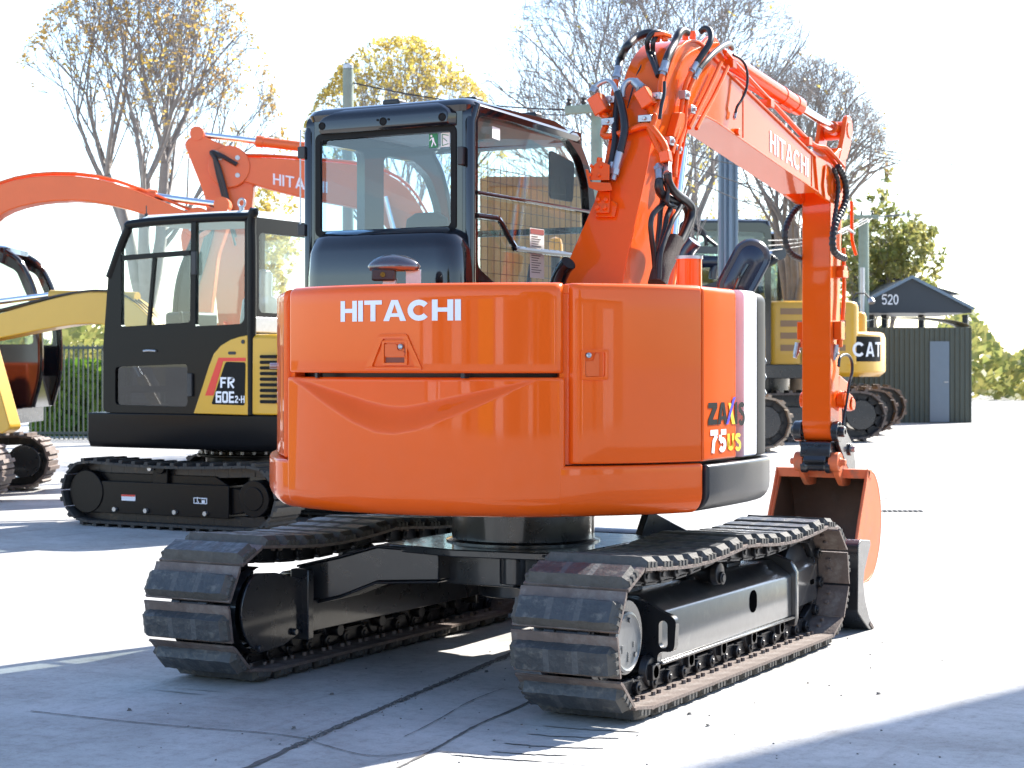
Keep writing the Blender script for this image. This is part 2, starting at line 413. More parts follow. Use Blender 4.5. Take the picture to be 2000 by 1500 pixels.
def shoe_mesh(seed):
    """one track shoe in a local frame: X across, Y along the travel, Z outward"""
    rn = random.Random(seed); mb = MB()
    mb.cur = 0
    mb.prism([(.078, .034), (-.070, .034), (-.090, .040), (-.090, .050), (-.070, .047), (.078, .047)], 'X', -.234, .234)
    for sx in (-1, 1):
        for dx in (.135,):
            for dy in (-.02, .035):
                mb.cyl((sx * dx, dy, .034), (sx * dx, dy, .018), .011, n=6)
    # rubber pad: bands across the width, chewed at the ends
    n = 18; rings = []
    for i in range(n + 1):
        u = -1 + 2 * i / n; x = .230 * u; e = max(0, abs(u) - .90) / .10
        c = (lambda k: rn.uniform(-k, k))
        bite = rn.random() < .25 and e > .3
        top = .090 - .018 * e - (rn.uniform(.006, .016) if bite else 0)
        y0, y1 = -.046 + c(.0015) + .006 * e, .070 + c(.0015) - .006 * e
        if bite: y0 += rn.uniform(0, .02); y1 -= rn.uniform(0, .012)
        ch = .013
        rings.append([V((x, y0 - .004, .047)), V((x, y0, .060)), V((x, y0 + ch + c(.002), top + c(.001))), V((x, (y0 + y1) / 2, top + c(.0012))),
                      V((x, y1 - ch + c(.002), top + c(.001))), V((x, y1, .060)), V((x, y1 + .004, .047))])
    m = len(rings[0])
    for i in range(n):
        for k in range(m - 1):
            mb.cur = 3 if k in (4, 5) or i in (0, n - 1) else (2 if i in (6, 11) and k in (2, 3) else 1)
            mb.add([rings[i][k], rings[i][k + 1], rings[i + 1][k + 1], rings[i + 1][k]], [(0, 1, 2, 3)])
    mb.cur = 3
    for r in (rings[0], rings[-1]): mb.add(r, [tuple(range(m))])
    # drainage notches in the pad ends show the steel below
    for sx in (-1, 1):
        for dy in (-.022, .012, .046):
            mb.add([(sx * .2335, dy - .009, .048), (sx * .2335, dy + .009, .048), (sx * .2335, dy + .009, .07), (sx * .2335, dy - .009, .07),
                    (sx * .205, dy - .009, .048), (sx * .205, dy + .009, .048), (sx * .205, dy + .009, .074), (sx * .205, dy - .009, .074)],
                   [(0, 1, 2, 3), (3, 2, 6, 7), (0, 3, 7, 4), (1, 5, 6, 2)])
    return mb
M['shoe_edge'] = mat('shoe_dusty_edge', (.092, .086, .078), .75, spec=.3, var=.6, vscale=18, dirt=(.05, .05, .05), dirt_amt=.12, bump=.5, bscale=45)
M['shoe_worn'] = mat('shoe_worn_rubber', (.075, .077, .080), .65, var=.6, vscale=22, dirt=(.20, .19, .17), dirt_amt=.2, bump=.4, bscale=40)
SHOES = []
def make_track(sx):
    xc = sx * .935
    fr = stations(38, chain_path())
    ch = MB()
    for c, t, o in fr:
        for s in (-1, 1):
            p = c + V((xc + s * .065, 0, 0)) - V((c.x, 0, 0))
            ch.obox(p - o * .004, V((.012, 0, 0)), t * .080, o * .030)
            ch.obox(p - o * .036, V((.017, 0, 0)), t * .060, o * .006)
            ch.cyl(p + t * PITCH_HALF + V((s * -.014, 0, 0)), p + t * PITCH_HALF + V((s * .034, 0, 0)), .029, n=12)
            ch.cyl(p + t * PITCH_HALF + V((s * .034, 0, 0)), p + t * PITCH_HALF + V((s * .040, 0, 0)), .014, n=8)
        ch.cyl(c + V((xc - .065, 0, 0)) + t * PITCH_HALF, c + V((xc + .065, 0, 0)) + t * PITCH_HALF, .02, n=10)
    tr = ch.build('crawler_track', M['chain'], EX, bev=.004, seg=1)
    if not SHOES:
        for sd in range(4):
            o = shoe_mesh(sd).build('track_shoe', [M['steel'], M['shoe'], M['shoe_worn'], M['shoe_edge']], tr, bev=0, ang=30)
            SHOES.append(o)
    for k, (c, t, o) in enumerate(fr):
        if sx > 0 and k < 4: s = SHOES[k]
        else: s = SHOES[(k * 7 + (k // 5)) % 4].copy(); COL.objects.link(s)
        s.parent = tr
        flip = 1
        s.matrix_local = Matrix(((1, 0, 0, xc), (0, t.y, o.y, c.y), (0, t.z, o.z, c.z), (0, 0, 0, 1)))
    return tr
def yz_track_frame(sx):
    def X(a): return sx * a
    mb = MB()
    # main box: outer wall upright, top sloping inwards
    cs = [(1.035, .150), (1.035, .345), (1.022, .362), (.93, .425), (.80, .425), (.80, .150)]
    mb.loft([[V((X(x), y, z)) for x, z in cs] for y in (-.69, .90)])
    # lower flange
    mb.box(min(X(.80), X(1.055)), max(X(.80), X(1.055)), -.71, .92, .138, .152)
    # upright plate and the idler yoke in front of it
    pl = [(.78, .10), (1.05, .10), (1.06, .14), (1.06, .37), (1.03, .425), (.95, .455), (.78, .455)]
    mb.loft([[V((X(x), y, z)) for x, z in pl] for y in (.90, .935)])
    cs2 = [(1.025, .175), (1.025, .36), (.99, .40), (.84, .40), (.84, .175)]
    mb.loft([[V((X(x * k + (1 - k) * .935), y, z + dz)) for x, z in cs2] for y, k, dz in ((.935, 1, 0), (1.28, 1, .012), (1.34, .86, .015))])
    # rear bracket with a lifting eye
    hole = rrect(1.045, 1.085, .215, .330, .02)
    br = rounded([(.86, .10), (1.035, .10), (1.04, .20), (1.115, .20), (1.125, .345), (1.06, .365), (.99, .405), (.86, .42)], .03)
    b2 = MB(); b2.prism([(X(x), z) for x, z in br], 'Y', -.735, -.700, holes=[[(X(x), z) for x, z in hole]])
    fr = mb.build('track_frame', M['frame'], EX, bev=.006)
    b2.build('frame_bracket', M['chassis'], fr, bev=.003)
    # flat black patches paint the shade inside the wall slot and yoke tie slot
    s = MB(); s.prism(rrect(.330, .418, .232, .338, .042), 'X', X(1.030), X(1.0375)); s.build('frame_slot_shade', M['slot_shade'], fr)
    s = MB(); s.prism(rrect(1.20, 1.255, .275, .30, .01), 'X', X(1.02), X(1.0275)); s.build('yoke_slot_shade', M['slot_shade'], fr)
    # bottom rollers
    for i in range(5):
        y = -.76 + i * .375
        r = MB(); r.lathe((X(.845), y, .117), (sx, 0, 0), [(0, .03), (0, .06), (.03, .075), (.045, .058), (.135, .058), (.15, .075), (.18, .06), (.18, .03)], 20)
        r.cyl((X(.80), y, .117), (X(1.045), y, .117), .03, n=12)
        r.box(min(X(1.0), X(1.045)), max(X(1.0), X(1.045)), y - .035, y + .035, .085, .15)
        r.build('roller', M['chain'], fr, bev=.003)
    c = MB(); c.lathe((X(.86), -.02, .455), (sx, 0, 0), [(0, .025), (0, .045), (.02, .055), (.04, .042), (.12, .042), (.14, .055), (.17, .05), (.175, .02)], 20)
    c.box(min(X(.88), X(.92)), max(X(.88), X(.92)), -.06, .02, .40, .44); c.cyl((X(.80), -.02, .435), (X(1.05), -.02, .435), .02, n=10)
    c.cyl((X(1.035), -.02, .435), (X(1.045), -.02, .435), .03, n=14)
    c.build('carrier_roller', M['chain'], fr, bev=.003)
    # idler wheel at the front
    i = MB(); i.lathe((X(.875), TR_C, TR_Z), (sx, 0, 0), [(0, .05), (0, .16), (.02, .195), (.045, .198), (.05, .185), (.07, .185), (.075, .198), (.10, .195), (.12, .16), (.12, .05)], 36)
    i.build('idler_wheel', M['chain'], fr, bev=.004)
    # sprocket, travel motor housing and round cover
    s = MB()
    teeth = []
    for k in range(46):
        a = 2 * math.pi * k / 46; r = .225 if k % 2 else .195
        teeth.append((-TR_C + r * math.cos(a), TR_Z + r * math.sin(a)))
    s.prism(teeth, 'X', X(.905), X(.955))
    s.cyl((X(.80), -TR_C, TR_Z), (X(1.075), -TR_C, TR_Z), .15, n=36)
    s.build('drive_sprocket', M['chassis'], fr, bev=.003)
    c = MB(); y0 = -TR_C - .035
    c.lathe((X(1.068), y0, .297), (sx, 0, 0), [(0, .02), (0, .122), (.030, .122), (.034, .112), (.029, .108), (.026, .098), (.030, .0)], 40)
    for k in range(3):
        a = rad(80 + 120 * k); c.cyl((X(1.09), y0 + .088 * math.cos(a), .297 + .088 * math.sin(a)), (X(1.102), y0 + .088 * math.cos(a), .297 + .088 * math.sin(a)), .011, n=6)
    for a, m in ((200, 4), (350, 3), (275, 5)):         # small cast marks
        for k in range(m):
            t = rad(a); yy = y0 + .055 * math.cos(t) ; zz = .297 + .055 * math.sin(t) + (k - m / 2) * .008
            c.box(min(X(1.09), X(1.0995)), max(X(1.09), X(1.0995)), yy - .006, yy + .006, zz - .0026, zz + .0026)
    c.build('motor_cover', M['grey'] if False else mat('cover_steel', (.16, .165, .17), .35, metal=.5, var=.3, vscale=25, dirt=(.05, .045, .04), dirt_amt=.15), fr)
    # inner guard: a D-shaped plate round the travel motor
    g = []
    for k in range(17): t = rad(115 + (130 * 1.12) * k / 16); g.append((-1.07 + .19 * math.cos(t) , .30 + .19 * math.sin(t)))
    g += [(-.95, .12), (-.80, .165), (-.79, .40), (-.82, .415), (-1.0, .46)]
    gm = MB(); gm.prism(g, 'X', X(.735), X(.750))
    shell = [(-1.07 + .225 * math.cos(rad(100 + 8 * k)), .30 + .20 * math.sin(rad(100 + 8 * k))) for k in range(22)]
    gm.loft([[V((X(a), y, z)) for a in (.745, .90)] for y, z in shell], closed=False)
    for y, z in ((-1.14, .135), (-.87, .175)): gm.cyl((X(.735), y, z), (X(.715), y, z), .018, n=6)
    # upright that ties guard to the beam
    gm.box(min(X(.70), X(.80)), max(X(.70), X(.80)), -.80, -.755, .13, .455)
    gm.build('motor_guard', M['chassis'], fr, bev=.004)
    # inner wall of the frame, lower rail
    w = MB(); w.box(min(X(.76), X(.80)), max(X(.76), X(.80)), -.75, .95, .15, .30); w.build('frame_rail', M['chassis'], fr, bev=.004)
    return fr
for sx in (1, -1):
    make_track(sx); yz_track_frame(sx)

# centre frame: a box under the slew ring and four cranked beams
cf = MB()
cf.prism([(-.50, -.47), (-.05, -.57), (.35, -.52), (.50, -.42), (.50, .42), (.35, .52), (-.35, .52), (-.50, .42)], 'Z', .525, .560)
cf.prism([(-.34, -.36), (.44, -.38), (.44, .38), (-.34, .36)], 'Z', .375, .526)
cf.cyl((0, 0, .30), (0, 0, .40), .22, n=28)
cf.cyl((.20, -.44, .405), (.20, -.44, .53), .075, n=24)
for sx in (1, -1):
    for sy in (1, -1):
        secs = [(.86, .66, .17, .262, .445), (.66, .585, .17, .315, .495), (.50, .52, .18, .385, .545), (.20, .46, .19, .40, .53)]
        rings = []
        for x, y, wd, z0, z1 in secs:
            rings.append([V((sx * x, sy * (y - wd), z0)), V((sx * x, sy * y, z0)), V((sx * x, sy * y, z1)), V((sx * x, sy * (y - wd), z1))])
        cf.loft(rings)
        # top and bottom cover plates standing a little proud
        for zz, k in ((4, 1), (3, 0)):
            cf.loft([[V((sx * s[0], sy * (s[1] - s[2] - .012), s[zz] - (0 if k else .012))), V((sx * s[0], sy * (s[1] + .014), s[zz] - (0 if k else .012))),
                      V((sx * s[0], sy * (s[1] + .014), s[zz] + (.012 if k else 0))), V((sx * s[0], sy * (s[1] - s[2] - .012), s[zz] + (.012 if k else 0)))] for s in secs])
cf.build('centre_frame', M['chassis'], EX, bev=.006)
sl = MB()
sl.lathe((0, 0, .555), (0, 0, 1), [(0, .10), (0, .372), (.012, .372), (.022, .345), (.20, .345), (.205, .385), (.245, .385), (.245, .1)], 56)
sl.build('slew_ring', M['chassis'], EX)
# dozer blade at the front with two push arms
bl = MB()
prof = rounded([(1.56, .10), (1.57, .455), (1.62, .478), (1.775, .462), (1.785, .44), (1.73, .37), (1.675, .30), (1.66, .24), (1.69, .15), (1.76, .05), (1.822, .002), (1.82, -.016), (1.76, -.018), (1.64, .05)], .012, 2)
bl.prism(prof, 'X', -1.16, 1.16)
bl_o = bl.build('dozer_blade', M['chassis'], EX, bev=.004)
ed = MB(); ed.prism([(1.775, .025), (1.835, -.016), (1.80, -.018), (1.755, .01)], 'X', -1.165, 1.165); ed.build('cutting_edge', M['steel'], bl_o, bev=.002)
ar = MB()
for s in (-1, 1):
    ar.bar((s * .42, .45, .33), (s * .50, 1.60, .22), .10, .14)
ar.bar((0, .50, .42), (0, 1.58, .36), .09, .09)
ar.bar((.34, .62, .60), (.50, 1.0, .42), .05, .16)
islands(ar, 'blade_arm', M['chassis'], EX, bev=.006)
# ================================================================= the orange excavator: house, doors, counterweight
RB = 1.29
def PC(x, y, Rr=RB):                  # pixel -> point on the tail-swing cylinder
    r = ray(x, y); a = r.x ** 2 + r.y ** 2; b = O.x * r.x + O.y * r.y; c = O.x ** 2 + O.y ** 2 - Rr * Rr
    return O + r * ((-b - math.sqrt(max(0, b * b - a * c))) / a)
def cyl(u, z, w=0): a = u / RB; return V(((RB + w) * math.sin(a), -(RB + w) * math.cos(a), z))   # arc length, height, lift
def UZ(x, y): p = PC(x, y); return (RB * math.atan2(p.x, -p.y), p.z)
def arc(a0, a1, r=RB, step=1.0):
    n = max(2, int(abs(a1 - a0) / step)); return [(r * math.sin(rad(a0 + (a1 - a0) * i / n)), -r * math.cos(rad(a0 + (a1 - a0) * i / n))) for i in range(n + 1)]
def map_prism(mb, poly, holes, w0, w1, fm):
    loops = [list(poly)] + [list(q) for q in holes]; flat = [p for l in loops for p in l]; n = len(flat)
    tr = tessellate_polygon([[V((p[0], p[1], 0)) for p in l] for l in loops])
    vs = [fm(p[0], p[1], w0) for p in flat] + [fm(p[0], p[1], w1) for p in flat]; fs = []
    for t in tr: fs.append(tuple(t)); fs.append(tuple(n + i for i in reversed(t)))
    b = 0
    for l in loops:
        m = len(l)
        for i in range(m): j = (i + 1) % m; fs.append((b + i, b + j, n + b + j, n + b + i))
        b += m
    mb.add(vs, fs)
def panel(mb, path, z0, z1, thick, rt, rb, re0, re1, disp=None, nz=6, rtf=None):
    P = [V((p[0], p[1], 0)) for p in path]
    L = [0]
    for a, b in zip(P, P[1:]): L.append(L[-1] + (b - a).length)
    tot = L[-1]
    ss = set(round(x, 5) for x in L)
    for re, s0, sg in ((re0, 0, 1), (re1, tot, -1)):
        for k in range(7):
            if re: ss.add(round(s0 + sg * re * (1 - math.cos(rad(15 * k))), 5))
    ss = sorted(x for x in ss if -1e-6 <= x <= tot + 1e-6); rings = []
    nrm = []
    for i, p in enumerate(P):
        t = (P[min(i + 1, len(P) - 1)] - P[max(i - 1, 0)]).normalized(); nrm.append(V((t.y, -t.x, 0)))
    for s in ss:
        k = max(j for j in range(len(L) - 1) if L[j] <= s + 1e-7); f = (s - L[k]) / max(1e-9, L[k + 1] - L[k])
        p = P[k].lerp(P[k + 1], f); n = nrm[k].lerp(nrm[k + 1], f).normalized()
        e = 0
        if re0 and s < re0: e = re0 - math.sqrt(max(0, re0 ** 2 - (re0 - s) ** 2))
        if re1 and tot - s < re1: e = max(e, re1 - math.sqrt(max(0, re1 ** 2 - (re1 - tot + s) ** 2)))
        r_t = rtf(s) if rtf else rt
        prof = [(thick, z0)]
        if rb: prof += [(rb * (1 - math.sin(rad(a))), z0 + rb * (1 - math.cos(rad(a)))) for a in (0, 15, 30, 45, 60, 75, 90)]
        else: prof += [(0, z0)]
        zb, zt = z0 + rb, z1 - r_t
        for j in range(1, nz): prof.append((0, zb + (zt - zb) * j / nz))
        if rt: prof += [(r_t * (1 - math.cos(rad(a))), zt + r_t * math.sin(rad(a))) for a in (0, 15, 30, 45, 60, 75, 90)]
        else: prof += [(0, z1)]
        prof.append((thick, z1))
        rings.append([p - n * min(thick, i + e + (disp(p, z) if disp and i < thick else 0)) + V((0, 0, z)) for i, z in prof])
    mb.loft(rings)

D_HOOD = (-25.6, 36.1); D_DOOR = (37.0, 64.6); CREASE = 64.9
LEFT = [(-1.25, .75), (-1.245, .1), (-1.225, -.2), (-1.17, -.39), (-1.09, -.53), (-1.00, -.66), (-.90, -.80), (-.79, -.935), (-.69, -1.050), (-.615, -1.122)]
left_path = [(x + .014, y + .012) for x, y in LEFT] + arc(-27.6, -26.4, 1.283, .6)
right_pts = [(1.169, -.548), (1.174, -.38), (1.176, -.2), (1.1745, -.095)]
white_pts = [(1.1745, -.095), (1.171, 0), (1.165, .085)]
black_pts = [(1.1635, .092), (1.153, .19), (1.135, .27), (1.10, .345), (1.04, .42), (.95, .49), (.80, .54)]

# --- core so that nothing shows through the panel gaps, deck and platform
core = MB()
plan = [(x * .925, y * .925) for x, y in LEFT[2:] + arc(-26, 64, RB, 4)] + [(1.10, -.2), (1.08, .25), (.80, .45), (.45, .45), (.45, .10), (-.2, .10), (-.2, -.02), (-1.15, -.02)]
core.prism(plan, 'Z', .80, 1.70)
core.build('engine_bay', M['darkgrey'], EX)
plat = MB()
plat.prism([(-1.08, -.45), (-.6, -.9), (.6, -.9), (1.05, -.4), (1.05, .25), (.75, .50), (.60, 1.0), (.05, 1.05), (.05, .95), (-.25, .95), (-.25, 1.42), (-1.22, 1.42), (-1.22, 0)], 'Z', .80, .93)
plat.prism([(.30, .25), (.75, .30), (.70, 1.15), (.36, 1.15)], 'Z', .93, 1.20)
for x in (-.02, .33): plat.prism([(.15, .93), (.75, .93), (.62, 1.62), (.42, 1.66), (.32, 1.50)], 'X', x - .02, x + .02)
plat.build('platform', M['chassis'], EX, bev=.008)

deck = MB()
dk = [(x + .03, y + .03) for x, y in LEFT[2:]] + arc(-26, 63.5, RB - .035, 3) + [(1.13, -.2), (1.12, .05), (1.06, .33), (.78, .48), (.45, .48), (.45, .16), (-.28, .16), (-.28, -.06), (-1.17, -.06)]
deck.prism(dk, 'Z', 1.700, 1.7385)
deck.build('engine_deck', M['orange'], EX, bev=.004)

# --- counterweight casting with its scooped ledge
def scoop(p, z):
    """recess above the V ledge: two V-shaped edges, the ledge slopes up to the sky between them"""
    u = RB * math.atan2(p.x, -p.y)
    def interp(tab, u):
        if u <= tab[0][0]: return tab[0][1]
        for (a, b), (c, d) in zip(tab, tab[1:]):
            if u <= c:
                t = (u - a) / (c - a); t = t; return b + (d - b) * t
        return tab[-1][1]
    lo, hi = V_LO, V_HI
    if u < lo[0][0] or u > lo[-1][0]: return 0
    zl, zh = interp(lo, u), interp(hi, u)
    if zh - zl < .002: return 0
    dep = min(.056, (zh - zl) * .60)
    t = (z - zl) / (zh - zl)
    if t <= 0: return 0
    if t >= 1:                                   # above the ledge the wall leans back out to the rim
        return dep
    s = t * t * (3 - 2 * t) * .6 + t * .4
    return dep * s
V_LO = [UZ(x, y) for x, y in ((573, 742), (595, 757), (640, 792), (690, 825), (735, 845), (770, 848), (815, 840), (880, 815), (940, 790), (1000, 763), (1040, 745))]
V_HI = [UZ(x, y) for x, y in ((573, 741), (600, 748), (645, 765), (700, 784), (745, 794), (775, 796), (810, 791), (870, 778), (930, 766), (1000, 752), (1040, 744))]
cw = MB()
ring_path = [(x - .012, y - .012) for x, y in LEFT[2:]] + arc(-26.4, CREASE, RB, .8)
tot_r = RB * rad(CREASE + 62)
def rtf(s):
    u = s - .152 - RB * rad(62)
    return .016
panel(cw, ring_path, .770, .985, .18, .014, .085, .02, .012, nz=4)
panel(cw, arc(-25.9, 36.3, RB + .0012, .45), .7685, 1.352, .16, .014, .0855, .022, .03, disp=scoop, nz=84)
panel(cw, arc(35.3, 37.8, RB - .040, .5), .99, 1.735, .05, 0, 0, 0, 0, nz=2); panel(cw, arc(-27.6, -24.8, RB - .030, .5), .99, 1.725, .05, 0, 0, 0, 0, nz=2)
CW = cw.build('counterweight', M['orange'], EX, ang=50)
# --- engine hood above it
hd = MB(); panel(hd, arc(*D_HOOD, RB, .8), 1.370, 1.746, .14, .040, .012, .035, .045, nz=8)
HOOD = hd.build('engine_hood', M['orange'], EX, ang=50)
st = MB()
for x in (612, 905): 
    u, z = UZ(x, 733); st.obox(cyl(u, 1.361, -.03), cyl(u + .004, 0, 0) - cyl(u - .004, 0, 0), V((0, 0, .012)), V((0, .02, 0)))
islands(st, 'hood_stop', M['darkgrey'], HOOD)
# pressed trapezium with the recessed latch
lt = MB()
trap = rounded([UZ(x, y) for x, y in ((742, 653), (795, 652), (826, 722), (714, 722))], .012)
inn = rounded([UZ(x, y) for x, y in ((749, 662), (789, 661), (812, 716), (728, 716))], .010)
map_prism(lt, trap, [inn], -.002, .009, cyl)
fr_o = rounded([UZ(x, y) for x, y in ((748, 665), (797, 664), (797, 713), (748, 713))], .008)
fr_i = rounded([UZ(x, y) for x, y in ((752, 670), (792, 669), (792, 709), (752, 709))], .006)
map_prism(lt, fr_o, [fr_i], -.002, .010, cyl)
LT = lt.build('latch', M['orange'], HOOD, bev=.003)
hb = MB(); map_prism(hb, rounded([UZ(x, y) for x, y in ((753, 672), (776, 672), (778, 684), (791, 687), (791, 696), (753, 696))], .005), [], -.002, .007, cyl)
hb.build('latch_handle', M['orange_dull'], LT, bev=.002)
sh = MB(); map_prism(sh, [UZ(x, y) for x, y in ((753, 698), (791, 698), (791, 708), (753, 708))], [], -.002, .0012, cyl); sh.build('latch_shade', M['darkgrey'] if False else mat('latch_shadow', (.20, .03, .01), .5), LT)  # darker orange patch paints the shade inside the latch
u, z = UZ(784, 677); lk = MB(); lk.lathe(cyl(u, z, .0), cyl(u, z, 1) - cyl(u, z, 0), [(0, .011), (.012, .011), (.014, .008), (.012, .004)], 16); lk.build('lock', M['zinc'], LT)
# brand lettering on the hood
u0, zb = UZ(666, 629); u1, zt = UZ(900.5, 587); H_ = (UZ(783, 587)[1] - UZ(783, 628)[1])
T = .255; W = [.92, .26, .90, 1.10, 1.04, .94, .26]; GAP = .07
total = sum(W) + GAP * 6; KX = (u1 - u0) / total
def place(u, v, k): return cyl(u0 + u * KX, zb + .001 + v * H_, .0022 + k * .00012)
lettering('HITACHI', W, GAP, place).build('lettering', M['white'], HOOD, smooth=False, recalc=False)
T = .19
# --- rear right service door
dr = MB(); panel(dr, arc(*D_DOOR, RB, .8), .993, 1.744, .12, .030, .012, .05, .010, nz=8)
DOOR = dr.build('service_door', M['orange'], EX, ang=50)
lt = MB()
fo = rounded([UZ(x, y) for x, y in ((1134, 683), (1188, 682), (1187, 742), (1136, 743))], .010)
fi = rounded([UZ(x, y) for x, y in ((1142, 689), (1181, 688), (1181, 735), (1143, 736))], .007)
map_prism(lt, fo, [fi], -.002, .009, cyl); LT = lt.build('latch', M['orange'], DOOR, bev=.003)
hb = MB(); map_prism(hb, rounded([UZ(x, y) for x, y in ((1143, 706), (1158, 705), (1163, 690), (1169, 690), (1169, 734), (1144, 735))], .004), [], -.002, .007, cyl); hb.build('latch_handle', M['orange_dull'], LT, bev=.002)
u, z = UZ(1149, 694); lk = MB(); lk.lathe(cyl(u, z, 0), cyl(u, z, 1) - cyl(u, z, 0), [(0, .011), (.012, .011), (.014, .008), (.012, .004)], 16); lk.build('lock', M['zinc'], LT)
# --- left rear panel
lp = MB(); panel(lp, left_path, .993, 1.738, .12, .030, .012, .02, .03, nz=8)
LP = lp.build('side_panel', M['orange'], EX, ang=50)
lk = MB(); p = V((-.985, -.65, 1.40)); lk.cyl(p, p + V((-.028, -.022, 0)), .014); lk.build('lock', M['zinc'], LP)
# --- right side: orange, white band, black grille corner, grey lower bumper
rp = MB(); panel(rp, right_pts, .993, 1.741, .10, .030, .010, .008, .0, nz=8)
RP = rp.build('tank_panel', M['orange'], EX, ang=50)
wp = MB(); panel(wp, white_pts, .993, 1.741, .10, .030, .010, 0, .006, nz=8); wp.build('white_band', M['white'], RP, ang=50)
gp = MB(); panel(gp, black_pts, .990, 1.738, .12, .045, .012, .006, .02, nz=10)
GR = gp.build('grille_corner', M['grille'], EX, ang=50)
for z in (1.42, 1.345, 1.27):
    s = MB(); s.prism(rounded([(.315, z - .024), (.40, z - .016), (.40, z + .020), (.315, z + .024)], .012), 'X', 1.02, 1.1315)
    # louvres wrap the corner
    q = MB(); pts = [V((1.128, .285, z)), V((1.107, .34, z + .004)), V((1.07, .387, z + .006))]
    pts = [p + V((-.012, -.004, 0)) for p in pts]; q.tube(pts, .020, n=8); q.build('louvre', M['white'] if False else M['zinc'], GR)
bp_path = [(1.186, -.530), (1.190, -.35), (1.190, -.1), (1.182, .10), (1.165, .25), (1.12, .37), (1.04, .46), (.93, .53)]
bm_ = MB(); panel(bm_, bp_path, .775, .978, .13, .016, .085, .01, .05, nz=5)
BUMP = bm_.build('lower_bumper', M['grey'], EX, ang=50)
# model lettering on the side panel (x along Y, on the plane of the panel)
def side_x(y):
    pts = right_pts + white_pts[1:]
    for a, b in zip(pts, pts[1:]):
        if a[1] <= y <= b[1]: return a[0] + (b[0] - a[0]) * (y - a[1]) / (b[1] - a[1])
    return 1.172
def side_text(text, W, gap, x0, x1, yb, yt, m):
    p0, p1 = PX(x0, yb, 1.174), PX(x1, yb, 1.174); hh = PX((x0 + x1) / 2, yt, 1.174).z - PX((x0 + x1) / 2, yb, 1.174).z
    tot = sum(W) + gap * (len(W) - 1); k = (p1.y - p0.y) / tot
    zb = PX((x0 + x1) / 2, yb, 1.174).z
    mb = lettering(text, W, gap, lambda u, v, q: V((side_x(p0.y + u * k) + .0022 + q * .00012, p0.y + u * k, zb + v * hh)))
    return mb.build('lettering', m, RP, smooth=False, recalc=False)
T = .24; h = T / 2
side_text('ZA', [.72, .84], .02, 1384, 1420, 829, 786, M['blackdecal'])
side_text('IS', [.26, .72], .07, 1433.5, 1454, 828, 785, M['blackdecal'])
side_text('75', [.66, .68], .06, 1388, 1417, 884, 839, M['white'])
side_text('US', [.74, .72], .08, 1419.5, 1446, 879, 846, M['yellowdecal'])
T = .19; h = T / 2
def slash(pts, m):
    mb = MB(); q = [PX(x, y, 1.174) for x, y in pts]
    mb.add([V((side_x(p.y) + (.0036 if m is M['bluedecal'] else .003), p.y, p.z)) for p in q], [tuple(range(len(q)))])
    mb.build('lettering', m, RP, smooth=False, recalc=False)
slash([(1421, 787), (1426, 787), (1434, 828), (1428, 828)], M['yellowdecal'])
slash([(1430, 776), (1435, 775), (1421, 828), (1416.5, 829)], M['bluedecal'])
# fasteners on deck
bl_ = MB(); p = PY(1206, 552, .0); bl_.cyl((p.x, 0, 1.735), (p.x, 0, 1.775), .016, n=8); bl_.cyl((p.x, 0, 1.735), (p.x, 0, 1.75), .03, n=14)
bl_.build('deck_cap', M['black'], EX)
# rear camera pod on its bracket
cp = MB(); c0 = V((-.388, -.55, 1.868))
import itertools
rings = []
for k, (z, rx, ry) in enumerate(((-.028, .115, .055), (-.022, .130, .066), (-.004, .139, .072), (.012, .128, .066), (.030, .104, .054), (.046, .062, .034), (.051, .01, .006))):
    rings.append([c0 + V((rx * math.cos(t) * .9 + ry * 0, ry * math.sin(t) - .30 * rx * math.cos(t) * .0, z)) for t in [2 * math.pi * i / 32 for i in range(32)]])
cp.loft(rings)
ROTC = Matrix.Rotation(rad(24), 4, 'Z')
cp.v = [tuple(c0 + ROTC @ (V(p) - c0)) for p in cp.v]
POD = cp.build('camera_pod', mat('pod_shell', (.10, .10, .11), .08, metal=.6, coat=.8), EX, ang=60)
hs = MB(); q = c0 + V((-.028, -.045, -.045)); ax = ROTC @ V((1, 0, 0)); ay = ROTC @ V((0, 1, 0))
hs.obox(q, ax * .055, ay * .03, V((0, 0, .028))); hs.build('camera_housing', M['darkgrey'], POD, bev=.008)
ln = MB(); ln.cyl(q + ay * -.03, q + ay * -.036, .012); ln.build('lens', M['black'], POD)
br = MB(); br.obox(c0 + ax * .09 + V((0, 0, -.075)), ax * .036, ay * .004, V((0, 0, .055))); br.obox(c0 + ax * -.02 + V((0, 0, -.095)), ax * .030, ay * .03, V((0, 0, .035))); br.build('bracket', M['zinc'], POD, bev=.002)
# ================================================================= the cab
CX0, CX1, CYR = -1.275, -.290, .0
cabside = rounded([(0, .93), (0, 2.66), (.05, 2.70), (.90, 2.705), (1.17, 2.64), (1.31, 2.50), (1.40, 2.25), (1.44, 1.9), (1.42, .93)], .06)
winR = rounded([(.065, 1.885), (.065, 2.635), (.75, 2.655), (1.046, 2.625), (1.20, 2.535), (1.285, 2.40), (1.345, 1.90), (1.33, 1.78), (.32, 1.78)], .04)
cb = MB()
cb.prism(cabside, 'X', CX1 - .05, CX1, holes=[winR])
winL1 = rounded([(.06, 2.06), (.06, 2.55), (.47, 2.55), (.47, 2.06)], .05); winL2 = rounded([(.66, 1.45), (.66, 2.55), (.98, 2.55), (1.16, 2.47), (1.27, 2.30), (1.31, 1.9), (1.30, 1.45)], .06)
cb.prism(cabside, 'X', CX0, CX0 + .05, holes=[winL1, winL2])
rear = [(CX0, .93), (CX1, .93), (CX1, 2.69), (CX0, 2.69)]
winB = rrect(-1.205, -.385, 2.07, 2.580, .03)
